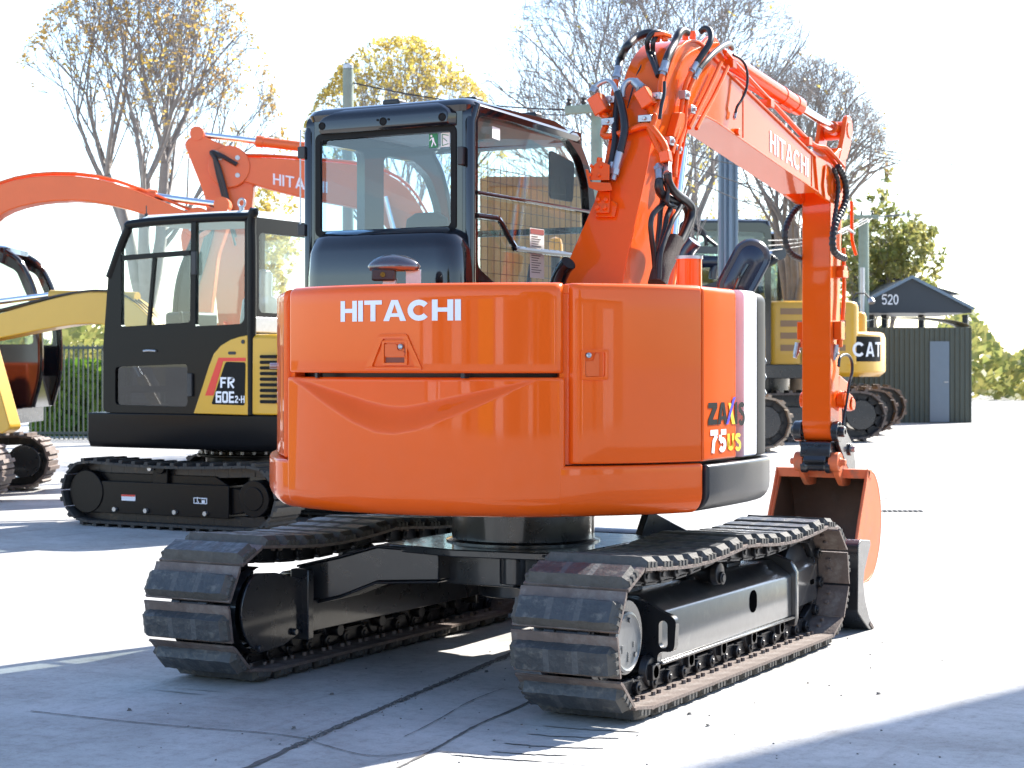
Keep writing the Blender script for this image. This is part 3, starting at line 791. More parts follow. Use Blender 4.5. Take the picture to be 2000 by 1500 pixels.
cb.prism([(CX0 + .051, .93), (CX1 - .051, .93), (CX1 - .051, 2.685), (CX0 + .051, 2.685)], 'Y', .0, .045, holes=[winB])
# corner posts, rounded, standing a little proud of the skins
for x in (CX0 + .012, CX1 - .012):
    cb.tube([V((x, .012, .94)), V((x, .012, 1.8)), V((x, .012, 2.60)), V((x, .06, 2.69))], .026, n=10, smooth=False)
# roof: crowned shell with a rolled edge
rings = []
for z, i in ((2.655, .0), (2.685, -.008), (2.708, .006), (2.722, .035), (2.730, .09), (2.735, .2)):
    rings.append([V((x, y, z - (.06 if False else max(0, (y - .85)) ** 1.6 * .22))) for x, y in rrect(CX0 + i, CX1 - i, -.005 + i, 1.22 - i, .07, 4)])
cb.loft(rings)
# front: two pillars, header and lower panel
for x in (CX0 + .03, CX1 - .03): cb.tube([V((x, 1.41, .95)), V((x, 1.43, 1.9)), V((x, 1.385, 2.25)), V((x, 1.29, 2.50)), V((x, 1.15, 2.64))], .03, n=8)
cb.bar((CX0, 1.15, 2.645), (CX1, 1.15, 2.645), .10, .06); cb.bar((CX0, 1.425, 1.30), (CX1, 1.425, 1.30), .05, .05); cb.box(CX0 + .02, CX1 - .02, 1.40, 1.435, .93, 1.28)
cb.box(CX0 + .05, CX1 - .05, .05, 1.40, .93, 1.0)
CAB = cb.build('cab', M['black'], EX, bev=.006, ang=40)
gl = MB(); gl.add([V((x, .022, z)) for x, z in ((-1.21, 2.065), (-.38, 2.065), (-.38, 2.585), (-1.21, 2.585))], [(0, 1, 2, 3)]); gl.build('rear_window', M['glass'], CAB, smooth=False)
gk = MB(); gk.prism(rrect(-1.215, -.375, 2.06, 2.590, .035), 'Y', -.006, .0045, holes=[rrect(-1.185, -.405, 2.09, 2.560, .02)]); gk.build('window_seal', M['blackdecal'], CAB)
gl = MB(); gl.prism(winR, 'X', CX1 - .026, CX1 - .022); gl.build('side_window', M['glass2'], CAB, smooth=False)
for k, w in enumerate((winL1, winL2)): gl = MB(); gl.prism(w, 'X', CX0 + .022, CX0 + .026); gl.build('door_window', M['glass2'], CAB, smooth=False)
gl = MB(); ws = [V((CX0 + .05, 1.41, 1.32)), V((CX0 + .05, 1.425, 1.9)), V((CX0 + .05, 1.38, 2.25)), V((CX0 + .05, 1.285, 2.49)), V((CX0 + .05, 1.16, 2.62))]
gl.loft([[p, V((CX1 - .05, p.y, p.z))] for p in ws], closed=False); gl.build('windscreen', M['glass2'], CAB)
wsb = MB(); wsb.bar((CX0 + .03, 1.415, 2.16), (CX1 - .03, 1.415, 2.16), .03, .035); wsb.build('windscreen_bar', M['black'], CAB)
# guard rails across the right window
g = MB(); g.tube([V((CX1 + .012, .03, 2.252)), V((CX1 + .012, .6, 2.25)), V((CX1 + .012, 1.30, 2.247))], .011, n=8)
g.tube([V((CX1 + .012, .03, 2.138)), V((CX1 + .012, .21, 2.138)), V((CX1 + .012, .27, 2.125)), V((CX1 + .012, .41, 2.015)), V((CX1 + .012, .50, 1.998)), V((CX1 + .012, 1.34, 2.002))], .015, n=8)
islands(g, 'guard_rail', M['black'], CAB)
# wire mesh behind the right window
ms = MB()
for i in range(19): y = .10 + i * .066; ms.cyl((CX1 - .04, y, 1.78), (CX1 - .04, y, 2.42), .0016, n=5, caps=False)
for i in range(10): z = 1.80 + i * .066; ms.cyl((CX1 - .04, .08, z), (CX1 - .04, 1.31, z), .0016, n=5, caps=False)
ms.build('window_mesh', M['wire'], CAB)
# visor strip over the rear window with three round covers
vs = MB(); rings = []
for z, y0, y1, i in ((2.585, 0, -.030, 0), (2.60, 0, -.046, 0), (2.645, 0, -.046, 0), (2.668, 0, -.040, .02), (2.690, .0, -.022, .06), (2.703, .0, -.004, .10)):
    rings.append([V((x, y, z)) for x, y in ((-1.175 + i * 1.3, y0), (-1.165 + i * 1.3, y1), (-.40 - i, y1), (-.372 - i, y0))])
vs.loft(rings); VS = vs.build('rear_visor', M['black'], CAB, bev=.008)
for x, rr in ((-1.145, .020), (-.775, .021), (-.430, .021)): d = MB(); d.lathe((x, -.044, 2.624), (0, -1, 0), [(0, .001), (0, rr), (.005, rr), (.007, rr * .8), (.004, rr * .6), (.005, .001)], 20); d.build('round_cover', M['blackdecal'], VS)
for x in (-.807, -.742): d = MB(); d.cyl((x, -.044, 2.633), (x, -.050, 2.633), .006, n=8); d.build('screw', M['blackdecal'], VS)
for x, y in ((-.80, .10), (-.42, .22), (-.42, .86)): b = MB(); b.box(x - .05, x + .05, y - .04, y + .04, 2.72, 2.752); b.build('roof_block', M['darkgrey'], CAB, bev=.01)
# black glossy cover between the cab and the hood
hc = MB(); rings = []
for z, y, l, r in ((1.70, -.175, -1.190, -.280), (1.85, -.172, -1.190, -.282), (1.97, -.166, -1.185, -.290), (2.04, -.142, -1.172, -.315), (2.065, -.100, -1.160, -.350), (2.083, -.065, -1.160, -.385), (2.086, -.010, -1.165, -.400)):
    ring = [V((x, yy, z)) for x, yy in ((l, -.004), (l, y + .10), (l + .012, y + .055), (l + .05, y + .015), (l + .11, y), ((l + r) / 2, y - .012), (r - .11, y), (r - .05, y + .015), (r - .012, y + .055), (r, y + .10), (r, -.004))]
    rings.append(ring)
hc.loft(rings); hc.build('rear_cover', M['black'], CAB, ang=60)
# hinges and grab details on the corner posts
for x, z in ((-.335, 2.43),): b = MB(); b.box(x - .016, x + .016, -.035, -.001, z - .045, z + .045); b.build('hinge', M['darkgrey'], CAB, bev=.004)
for z in (2.50, 2.10): b = MB(); b.box(CX0 - .035, CX0 + .01, -.03, .01, z - .03, z + .03); b.build('hinge', M['darkgrey'], CAB, bev=.004)
an = MB(); an.cyl((CX0 - .03, -.01, 2.12), (CX0 - .03, -.01, 2.62), .004, n=6); an.build('aerial', M['zinc'], CAB)
# emergency exit stickers on the rear glass
sk = MB(); sk.add([V((x, .0195, z)) for x, z in ((-.545, 2.485), (-.495, 2.485), (-.495, 2.555), (-.545, 2.555))], [(0, 1, 2, 3)]); SK = sk.build('exit_sticker', M['green'], CAB, smooth=False)
mn = MB(); y = .0185
def flat(pts): mn.add([V((a, y, b)) for a, b in pts], [tuple(range(len(pts)))])
flat([(-.531 + .006 * math.cos(2 * math.pi * i / 10), 2.544 + .006 * math.sin(2 * math.pi * i / 10)) for i in range(10)])
flat([(-.529, 2.535), (-.517, 2.535), (-.513, 2.515), (-.525, 2.515)]); flat([(-.525, 2.515), (-.517, 2.515), (-.527, 2.490), (-.533, 2.492)]); flat([(-.519, 2.515), (-.513, 2.515), (-.503, 2.498), (-.508, 2.493)])
flat([(-.529, 2.535), (-.529, 2.528), (-.541, 2.518), (-.541, 2.524)]); mn.build('running_figure', M['white'], SK, smooth=False)
s2 = MB(); s2.add([V((x, .0195, z)) for x, z in ((-.475, 2.485), (-.425, 2.485), (-.425, 2.555), (-.475, 2.555))], [(0, 1, 2, 3)]); S2 = s2.build('exit_sticker', M['paper'], CAB, smooth=False)
ar = MB(); 
for p, q in (((-.468, .0185, 2.548), (-.432, .0185, 2.541)), ((-.468, .0185, 2.492), (-.432, .0185, 2.500)), ((-.468, .0185, 2.548), (-.468, .0185, 2.492)), ((-.462, .0185, 2.53), (-.44, .0185, 2.512))): ar.bar(p, q, .003, .003, up=(0, 1, 0))
islands(ar, 'arrow', M['green'], S2, smooth=False)
# inside: seat, consoles, a paper notice
se = MB(); 
rings = []
for z, w, d in ((1.50, .20, .09), (1.75, .215, .10), (1.98, .20, .09), (2.06, .14, .08), (2.10, .13, .075), (2.17, .12, .065), (2.20, .07, .04)):
    rings.append([V((-.80 + w * math.cos(t), .42 + d * math.sin(t), z)) for t in [2 * math.pi * i / 20 for i in range(20)]])
se.loft(rings); se.box(-1.02, -.58, .42, .90, 1.38, 1.52); se.box(-.95, -.65, .45, .85, 1.0, 1.38)
SEAT = se.build('seat', M['seat'], CAB, bev=.02)
cs_ = MB(); cs_.box(-.52, -.38, .35, .95, 1.0, 1.72); cs_.box(-1.19, -1.06, .35, .95, 1.0, 1.66); cs_.cyl((-.45, .85, 1.72), (-.44, .90, 1.95), .012); cs_.cyl((-1.12, .85, 1.66), (-1.12, .90, 1.90), .012)
islands(cs_, 'console', M['interior'], CAB, bev=.02)
hl = MB(); hl.box(CX0 + .055, CX1 - .055, .06, 1.15, 2.625, 2.645); hl.build('headliner', M['interior'], CAB)
nt = MB(); nt.add([V((CX1 - .018, y, z)) for y, z in ((.64, 1.86), (.80, 1.86), (.80, 2.12), (.64, 2.12))], [(0, 1, 2, 3)]); NT = nt.build('paper_notice', M['paper'], CAB, smooth=False)
tx = MB()
for k in range(16):
    z = 2.075 - k * .0125; tx.add([V((CX1 - .0165, y, zz)) for y, zz in ((.655, z), (.655 + .12 * (.6 + .4 * ((k * 37) % 10) / 10), z), (.655 + .12 * (.6 + .4 * ((k * 37) % 10) / 10), z + .004), (.655, z + .004))], [(0, 1, 2, 3)])
tx.build('printed_lines', M['darkgrey'], NT, smooth=False)
hd_ = MB(); hd_.add([V((CX1 - .0165, y, z)) for y, z in ((.645, 2.09), (.795, 2.09), (.795, 2.117), (.645, 2.117))], [(0, 1, 2, 3)]); hd_.build('printed_heading', M['notice_red'], NT, smooth=False)
p2 = MB(); p2.add([V((CX1 - .018, y, z)) for y, z in ((.24, 2.545), (.32, 2.54), (.32, 2.60), (.24, 2.605))], [(0, 1, 2, 3)]); p2.build('paper_label', M['paper'], CAB, smooth=False)
sv = MB(); sv.prism(rounded([(.95, 2.30), (1.22, 2.30), (1.24, 2.52), (.95, 2.56)], .03), 'X', -.36, -.35); sv.build('sun_visor', M['darkgrey'], CAB)
# ================================================================= boom, arm, bucket and plumbing
BX0, BX1 = .05, .30
REAR = [(.36, 1.45), (.496, 1.812), (.568, 1.977), (.759, 2.354), (.828, 2.518), (.918, 2.70), (1.009, 2.866), (1.102, 2.998), (1.189, 3.073), (1.278, 3.126), (1.369, 3.152), (1.475, 3.160), (1.60, 3.135), (1.798, 3.078)]
outer = REAR + [(2.53, 2.911), (3.267, 2.744), (3.40, 2.722)]
inner = [(3.40, 2.512), (1.708, 2.763), (1.56, 2.775), (1.42, 2.758), (1.33, 2.715), (1.278, 2.64), (1.22, 2.5), (1.10, 2.2), (.96, 1.81), (.84, 1.45)]
bm = MB()
sp = [(p.x, p.y) for p in spline([V((a, b, 0)) for a, b in outer], 3)]
bm.prism(sp + inner, 'X', BX0 + .012, BX1 - .012)
# top and bottom plates, a little wider than the webs
def strip(path, th, x0, x1, flare=None):
    P = [V((0, a, b)) for a, b in path]; rings = []
    for i, p in enumerate(P):
        t = (P[min(i + 1, len(P) - 1)] - P[max(0, i - 1)]).normalized(); n = V((0, -t.z, t.y))
        l = x0 - (flare(p.z) if flare else 0)
        rings.append([V((l, *(p + n * th)[1:])), V((x1, *(p + n * th)[1:])), V((x1, *(p - n * .002)[1:])), V((l, *(p - n * .002)[1:]))])
    bm.loft(rings)
flare = lambda z: max(0, min(1, (2.28 - z) / .45)) * .10 if z < 2.28 else 0
strip(sp, .012, BX0, BX1, flare); strip(inner[::1], .010, BX0, BX1)
# foot flare
bm.loft([[V((BX0 - flare(z) + .012, y, z)), V((BX0 + .02, y, z)), V((BX0 + .02, y + .30, z)), V((BX0 - flare(z) + .012, y + .28, z))] for y, z in ((.37, 1.45), (.50, 1.812), (.572, 1.977), (.70, 2.22), (.73, 2.28))])
# end fork
for x in (BX0, BX1 - .03):
    bm.prism(rounded([(3.34, 2.735), (3.40, 2.50), (3.70, 2.455), (3.79, 2.50), (3.83, 2.60), (3.79, 2.68), (3.62, 2.715)], .03), 'X', x, x + .03)
    bm.cyl((x - .006, 3.735, 2.575), (x + .036, 3.735, 2.575), .085, n=28)
bm.prism([(3.36, 2.725), (3.385, 2.725), (3.41, 2.52), (3.385, 2.52)], 'X', BX0 + .01, BX1 - .01)
# cylinder bracket on the knee
for x in (.085, .235): bm.prism(rounded([(1.50, 3.12), (2.02, 3.03), (1.86, 3.21), (1.78, 3.25), (1.70, 3.24)], .03), 'X', x, x + .028)
# weld beads and a lifting boss on the right web
BOOM = bm.build('boom', M['orange'], EX, bev=.004)
wd = MB()
wd.tube([V((BX1 - .0105, 2.13, z)) for z in (2.985, 2.85, 2.715)], .003, n=6, smooth=False); wd.tube([V((BX1 - .0105, 3.30, z)) for z in (2.73, 2.62, 2.53)], .0035, n=6, smooth=False)
wd.cyl((BX1 - .02, 2.02, 2.735), (BX1 + .012, 2.02, 2.735), .022, n=16); wd.cyl((BX1 + .012, 3.735, 2.575), (BX1 + .03, 3.735, 2.575), .05, n=20)
wd.prism(rounded([(3.50, 2.47), (3.70, 2.45), (3.70, 2.47), (3.55, 2.50), (3.50, 2.56), (3.53, 2.68), (3.505, 2.69), (3.47, 2.56)], .01), 'X', BX1, BX1 + .012)
islands(wd, 'boss', M['orange'], BOOM, bev=.003)
# lettering on the boom web
p0, p1 = PX(1503, 296, BX1 - .012), PX(1578.5, 346, BX1 - .012); hgt = PX(1505, 255, BX1 - .012).z - p0.z
W = [.78, .24, .84, .96, .92, .80, .24]; tot = sum(W) + .09 * 6
def bl(u, v, k):
    t = u / tot; return V((BX1 - .0095 + k * .0002, p0.y + (p1.y - p0.y) * t, p0.z + (p1.z - p0.z) * t + v * hgt * (1 - .10 * t)))
lettering('HITACHI', W, .09, bl).build('lettering', M['white'], BOOM, smooth=False, recalc=False)

# boom cylinders in front of the lower boom
bc = MB(); bc.cyl((.175, 1.05, 1.25), (.175, 1.33, 1.95), .055, n=24); bc.cyl((.175, 1.33, 1.95), (.175, 1.36, 2.02), .062, n=24); BC = bc.build('boom_cylinder', M['orange'], EX)
r_ = MB(); r_.cyl((.175, 1.36, 2.02), (.175, 1.52, 2.60), .03, n=20); r_.build('cylinder_rod', M['chrome'], BC)
# arm cylinder along the top of the boom
XC = .175
a0, a1, a2 = V((XC, 1.86, 3.205)), V((XC, 3.36, 3.058)), V((XC, 4.13, 2.985))
ac = MB(); ac.cyl(a0, a1, .054, n=28); d = (a1 - a0).normalized(); ac.cyl(a1 - d * .10, a1 + d * .01, .058, n=28); ac.cyl(a1 - d * .32, a1 - d * .30, .058, n=28)
ac.tube([a0 + d * .25 + V((0, 0, -.07)), a0 + d * .9 + V((0, 0, -.075)), a1 - d * .15 + V((0, 0, -.068))], .011, n=8)
AC = ac.build('arm_cylinder', M['orange'], EX)
r_ = MB(); r_.cyl(a1, a2 - d * .05, .030, n=20); r_.build('cylinder_rod', M['chrome'], AC)
e_ = MB(); e_.cyl(a2 + V((-.075, 0, 0)), a2 + V((.075, 0, 0)), .062, n=24); e_.cyl(a2 - d * .12, a2 - d * .03, .045, n=18); e_.build('rod_eye', M['orange'], AC, bev=.004)

# arm
am = MB()
ax0, ax1 = .062, .258
arm_prof = rounded([(3.752, 2.62), (3.752, .975), (3.80, .90), (3.88, .90), (3.925, .98), (3.93, 1.35), (3.955, 2.0), (4.00, 2.50), (4.08, 2.80), (3.99, 2.86), (3.80, 2.78)], .03)
am.prism(arm_prof, 'X', ax0, ax1)
for x in (ax0 - .004, ax1 - .028):
    am.prism(rounded([(3.90, 2.74), (4.08, 2.78), (4.17, 2.90), (4.205, 3.02), (4.18, 3.07), (4.12, 3.09), (4.07, 3.06), (4.03, 2.95)], .03), 'X', x, x + .032)
    am.cyl((x - .006, a2.y, a2.z), (x + .038, a2.y, a2.z), .058, n=24)
am.prism([(3.98, 2.80), (4.10, 2.82), (4.11, 2.86), (3.99, 2.84)], 'X', ax0, ax1)
for x in (BX0 - .022, BX1 + .01): am.cyl((x, 3.735, 2.575), (x + .012, 3.735, 2.575), .045, n=18)
am.prism(rounded([(3.90, 1.10), (4.12, 1.22), (4.14, 1.28), (3.93, 1.34)], .03), 'X', ax1 - .03, ax1 + .0)
ARM = am.build('arm', M['orange'], EX, bev=.006)
hk = MB()
for z, y in ((1.62, 3.85), (1.17, 3.86)):
    for s in (-1, 1):
        x = ax0 - .03 if s < 0 else ax1 + .03
        if z > 1.5:
            hk.box(min(x - .025, x + .025), max(x - .025, x + .025), y - .045, y + .035, z - .05, z + .07); hk.cyl((x, y, z - .05), (x, y, z - .10), .02, n=10)
        else: hk.cyl((x - .03, y + .05, z), (x + .03, y + .05, z), .052, n=20); hk.cyl((x - .04, y + .18, z - .02), (x + .02, y + .18, z - .02), .045, n=20); hk.box(min(x - .012, x + .012), max(x - .012, x + .012), y + .03, y + .2, z - .05, z + .035)
hk.tube([V((ax1 + .03, 3.93, 2.18)), V((ax1 + .03, 3.94, 1.9)), V((ax1 + .03, 3.91, 1.70))], .014, n=8); hk.box(ax1, ax1 + .05, 3.86, 3.97, 1.98, 2.03); hk.box(ax1, ax1 + .05, 3.88, 3.95, 2.02, 2.06)
hk.tube([V((ax1 + .045, 4.05, 2.50)), V((ax1 + .045, 4.06, 2.37)), V((ax1 + .05, 4.05, 2.24)), V((ax1 + .06, 4.10, 2.14))], .012, n=8)
islands(hk, 'pipe_manifold', M['orange'], ARM, bev=.005)
for x, y in ((1558.5, 684), (1634, 688)):
    f = MB(); p = PY(x, y, 3.84); f.cyl(p + V((0, 0, .05)), p + V((-.012, -.01, -.03)), .02, n=10); f.cyl(p + V((-.004, 0, .0)), p + V((-.008, 0, -.012)), .026, n=6); f.cyl(p + V((-.012, -.01, -.03)), p + V((-.016, -.015, -.05)), .014, n=10); f.build('hose_fitting', M['zinc'], ARM)
# bucket cylinder in front of the arm
b0, b1, b2 = V((.16, 4.09, 2.60)), V((.16, 4.05, 1.60)), V((.16, 4.02, 1.14))
kc = MB(); kc.cyl(b0, b1, .048, n=24); kc.cyl(b1 + V((0, 0, .08)), b1, .053, n=24); KC = kc.build('bucket_cylinder', M['orange'], EX)
r_ = MB(); r_.cyl(b1, b2, .027, n=18); r_.build('cylinder_rod', M['chrome'], KC)
lk = MB()
for x in (ax0 - .05, ax1 + .012):
    lk.prism(rounded([(3.84, 1.20), (3.92, 1.24), (4.08, 1.19), (4.10, 1.12), (4.03, 1.09), (3.90, 1.13)], .03), 'X', x, x + .038); lk.cyl((x - .01, 4.05, 1.14), (x + .048, 4.05, 1.14), .04, n=18)
lk.prism(rounded([(4.0, 1.16), (4.09, 1.16), (4.13, .80), (4.03, .80)], .02), 'X', .10, .22)
islands(lk, 'link_lever', M['orange'], KC, bev=.004)
# black quick hitch between arm and bucket
qh = MB()
qh.cyl((ax0 - .085, 3.80, .965), (ax1 + .085, 3.80, .965), .035, n=18)
qh.cyl((ax0 - .062, 3.80, .965), (ax0 - .006, 3.80, .965), .068, n=24); qh.cyl((ax1 + .006, 3.80, .965), (ax1 + .05, 3.80, .965), .068, n=24)
for x in (ax0 - .040, ax1 + .012):
    qh.prism(rounded([(3.75, 1.00), (3.80, 1.04), (3.88, 1.02), (4.08, .88), (4.16, .72), (4.12, .66), (4.00, .70), (3.80, .88)], .03), 'X', x, x + .030)
    qh.cyl((x - .012, 4.02, .84), (x + .045, 4.02, .84), .042, n=18)
qh.prism(rounded([(3.74, .90), (3.72, .80), (3.80, .775), (4.05, .80), (4.05, .90)], .02), 'X', ax0 - .005, ax1 + .005)
qh.prism(rounded([(3.76, .86), (3.70, .77), (3.78, .74), (3.98, .74), (3.98, .83)], .02), 'X', .085, .235)
QH = qh.build('quick_hitch', M['chassis'], EX, bev=.005)
pb = MB(); 
for x in (ax1 + .06, ax0 - .075): pb.cyl((x - .008, 4.02, .84), (x + .02, 4.02, .84), .020, n=6); pb.cyl((x - .01, 3.80, .965), (x + .025, 3.80, .965), .018, n=8)
islands(pb, 'pin', M['zinc'], QH)
# bucket
bk = MB(); KX0, KX1 = -.165, .465
back = spline([V((0, 3.93, .70)), V((0, 4.05, .66)), V((0, 4.14, .54)), V((0, 4.175, .36)), V((0, 4.13, .18)), V((0, 4.02, .04)), V((0, 3.86, -.008)), V((0, 3.56, -.012))], 4)
tap = lambda z: .0
def shell(th):
    rings = []
    for i, p in enumerate(back):
        t = (back[min(i + 1, len(back) - 1)] - back[max(0, i - 1)]).normalized(); n = V((0, -t.z, t.y))
        rings.append((p, p + n * th))
    return rings
rg = shell(.016)
bk.loft([[V((KX0, a.y, a.z)), V((KX1, a.y, a.z)), V((KX1, b.y, b.z)), V((KX0, b.y, b.z))] for a, b in rg])
side = [(p.y, p.z) for p in back] + [(3.55, .05), (3.575, .13), (3.66, .22), (3.74, .40), (3.85, .60), (3.905, .705)]
for x in (KX0, KX1 - .02): bk.prism(side, 'X', x, x + .02)
bk.box(KX0 - .006, KX1 + .006, 3.885, 3.965, .655, .715)
for x in (KX0 - .006, KX1 - .008):
    bk.prism([(3.89, .72), (3.93, .70), (3.87, .58), (3.76, .38), (3.685, .22), (3.60, .13), (3.57, .045), (3.54, .045), (3.56, .14), (3.645, .24), (3.72, .40), (3.83, .60)], 'X', x, x + .014)
BK = bk.build('bucket', M['bucket'], EX, bev=.004)
li = MB()
iv = [V((0, p.y, p.z)) for p in [a + (a - b) * .12 for a, b in rg]]
li.loft([[V((KX0 + .021, a.y, a.z)), V((KX1 - .021, a.y, a.z)), V((KX1 - .021, (a + (a - b) * .2).y, (a + (a - b) * .2).z)), V((KX0 + .021, (a + (a - b) * .2).y, (a + (a - b) * .2).z))] for a, b in rg])
ins = [(p.y + (3.8 - p.y) * .02, p.z + (.35 - p.z) * .03) for p in back] + [(3.60, .08), (3.62, .15), (3.70, .25), (3.78, .42), (3.86, .56), (3.92, .64)]
for x in (KX0 + .0205, KX1 - .0225): li.prism(rounded(ins, .04, 2), 'X', x, x + .002)
li.build('bucket_liner', M['bucket_in'], BK)
ears = MB()
for x in (.022, .262):
    ears.prism(rounded([(3.72, .79), (3.78, .835), (3.86, .81), (4.06, .68), (4.05, .60), (3.90, .60), (3.80, .68)], .03), 'X', x, x + .036)
    ears.cyl((x - .014, 3.79, .765), (x + .050, 3.79, .765), .065, n=24)
ears.cyl((.0, 3.79, .765), (.32, 3.79, .765), .03, n=16); ears.cyl((-.03, 3.79, .765), (.35, 3.79, .765), .022, n=8); ears.cyl((.06, 3.79, .765), (.26, 3.79, .765), .036, n=16)
islands(ears, 'hinge_ear', M['bucket'], BK, bev=.005)
hb = MB(); hb.lathe((.06, 3.765, .735), (1, 0, 0), [(0, .03), (0, .042), (.03, .044), (.045, .03), (.155, .03), (.17, .044), (.20, .042), (.20, .03)], 18); hb.build('pin_boss', M['chassis'], BK)
lipm = MB(); lipm.prism([(3.50, -.018), (3.62, -.018), (3.62, .004), (3.55, .004)], 'X', KX0 - .01, KX1 + .01); lipm.build('cutting_edge', M['steel'], BK)

# ---------------------------------------------------------------- plumbing
def fr_y(z):
    for (a, b), (c, d) in zip(REAR, REAR[1:]):
        if z <= d: return a + (c - a) * (z - b) / (d - b)
    return 9
def onB(x, y, off=.05):               # point where the pixel ray meets the boom's rear plate, lifted by off
    r = ray(x, y); d = 8.2
    while d < 12.5:
        p = O + r * d
        if p.z < 3.16 and p.y > fr_y(p.z) - off: return p
        d += .004
    return O + r * 9.9
NH = [0]
def hose(pts, r, m='rubber', name='hydraulic_hose', rf=None, step=None, n=9, parent=None):
    t = MB(); t.tube(pts, r, n=n, rf=rf, step=step); return t.build(name, M[m], parent or EX, ang=60)
def fitting(p, q, r, parent, m='zinc'):
    t = MB(); p, q = V(p), V(q); d = q - p
    t.cyl(p, p + d * .62, r, n=14); t.cyl(p + d * .62, p + d * .82, r * 1.22, n=6); t.cyl(p + d * .82, q, r * .8, n=12)
    return t.build('hose_fitting', M[m], parent)
B = onB
# two big service hoses on the left of the rear plate
h1 = hose([B(1206, 182, .11), B(1213, 205, .11), B(1219, 235, .10), B(1219, 262, .09), B(1211, 298, .07)], .021)
fitting(B(1211, 296, .07), B(1197, 352, .05), .021, h1); 
h2 = hose([B(1208, 178, .07), B(1205, 205, .06), B(1202, 240, .05), B(1201, 280, .05), B(1194, 320, .04), B(1189, 335, .04)], .019)
fitting(B(1197, 318, .045), B(1194, 345, .035), .018, h2)
p1 = hose([B(1161, 176, .10), B(1166, 168, .11), B(1176, 161, .12), B(1188, 158, .12), B(1198, 166, .12), B(1206, 184, .11)], .014, 'zinc', 'steel_pipe'); fitting(B(1157, 182, .10), B(1164, 170, .10), .022, p1)
p2 = hose([B(1216, 190, .06), B(1218, 172, .08), B(1226, 160, .09), B(1238, 158, .09), B(1248, 164, .09)], .016, 'zinc', 'steel_pipe'); fitting(B(1240, 160, .09), B(1258, 178, .08), .026, p2)
# arched hoses over the knee
def A(x, y, X=.12): return PX(x, y, X)
h = hose([B(1207, 138, .03), B(1213, 112, .05), A(1224, 92, .06), A(1240, 75, .07), A(1258, 66, .10), A(1275, 64, .14), A(1290, 70, .16)], .022); fitting(B(1209, 132, .035), B(1203, 158, .02), .022, h)
h = hose([B(1285, 148, .04), B(1276, 124, .04), B(1267, 102, .05), A(1264, 82, .15), A(1272, 67, .17), A(1284, 62, .19), A(1297, 68, .2)], .014)
h = hose([B(1287, 150, .03), B(1281, 125, .03), B(1276, 104, .04), A(1276, 82, .18), A(1286, 66, .19), A(1298, 64, .2)], .013)
h = hose([B(1300, 122, .04), B(1307, 104, .05), A(1317, 86, .26), A(1325, 68, .26), A(1333, 60, .26), A(1342, 64, .26)], .022); fitting(B(1301, 119, .04), B(1293, 148, .03), .022, h)
h = hose([A(1360, 124, .34), A(1372, 106, .36), A(1384, 88, .38), A(1389, 74, .38), A(1386, 60, .36), A(1377, 56, .33), A(1368, 62, .30)], .018); fitting(A(1360, 124, .34), A(1349, 142, .33), .018, h)
h = hose([A(1366, 135, .35), A(1380, 118, .36), A(1396, 102, .36), A(1412, 90, .34), A(1424, 86, .30), A(1430, 94, .27)], .016); fitting(A(1366, 135, .35), A(1354, 155, .33), .017, h)
h = hose([A(1432, 107, .31), A(1446, 115, .32), A(1456, 128, .33), A(1460, 148, .34), A(1458, 172, .34), A(1449, 194, .33), A(1440, 208, .32), A(1436, 222, .31)], .008); fitting(A(1437, 219, .31), A(1434, 232, .31), .010, h)
# thin line down the middle of the plate
hose([B(1261, 101, .012), B(1252, 130, .012), B(1242, 152, .012), B(1235, 178, .012), B(1226, 212, .012)], .006)
hose([B(1160, 420, .004), B(1148, 470, .004), B(1134, 515, .004), B(1124, 552, .004)], .006, name='seam')
# orange pipework
def pipe(pts, r, n='steel_pipe'): return hose(pts, r, 'orange', n)
pipe([B(1203, 158, .02), B(1199, 185, .02), B(1196, 215, .02), B(1186, 240, .03), B(1178, 262, .03), B(1192, 266, .04), B(1225, 256, .05), B(1255, 246, .05), B(1270, 248, .05), B(1283, 262, .05), B(1297, 282, .04), B(1303, 300, .04)], .018)
pipe([B(1268, 252, .05), B(1276, 270, .05), B(1286, 292, .04), B(1293, 304, .04)], .016)
pipe([B(1293, 148, .03), B(1290, 168, .03), B(1288, 190, .03), B(1281, 212, .03), B(1278, 232, .04), B(1272, 247, .05)], .017)
pipe([B(1162, 200, .08), B(1176, 222, .06), B(1188, 234, .05)], .02); pipe([B(1262, 200, .06), B(1272, 216, .04), B(1278, 228, .04)], .02)
vb = MB()
def blockpx(x, y, off, w, hh, dp, rot=0):
    p = B(x, y, off); c, s = math.cos(rad(rot)), math.sin(rad(rot)); vb.obox(p, V((c, 0, -s)) * w / 2, V((0, 1, 0)) * dp / 2, V((s, 0, c)) * hh / 2)
blockpx(1171, 205, .09, .075, .105, .08, -28); blockpx(1262, 192, .08, .075, .10, .08, -30)
blockpx(1300, 306, .045, .055, .06, .05, -10)
VB = islands(vb, 'stop_valve', M['orange'], EX, bev=.006)
cl = MB()
for x, y, w in ((1190, 238, .075), (1195, 195, .06), (1262, 232, .075), (1283, 188, .05)):
    p = B(x, y, .05); cl.obox(p, V((w / 2, 0, 0)), V((0, .022, 0)), V((0, 0, .018))); cl.cyl(p + V((0, -.02, 0)), p + V((0, -.034, 0)), .011, n=6)
islands(cl, 'pipe_clamp', M['zinc'], EX, bev=.002)
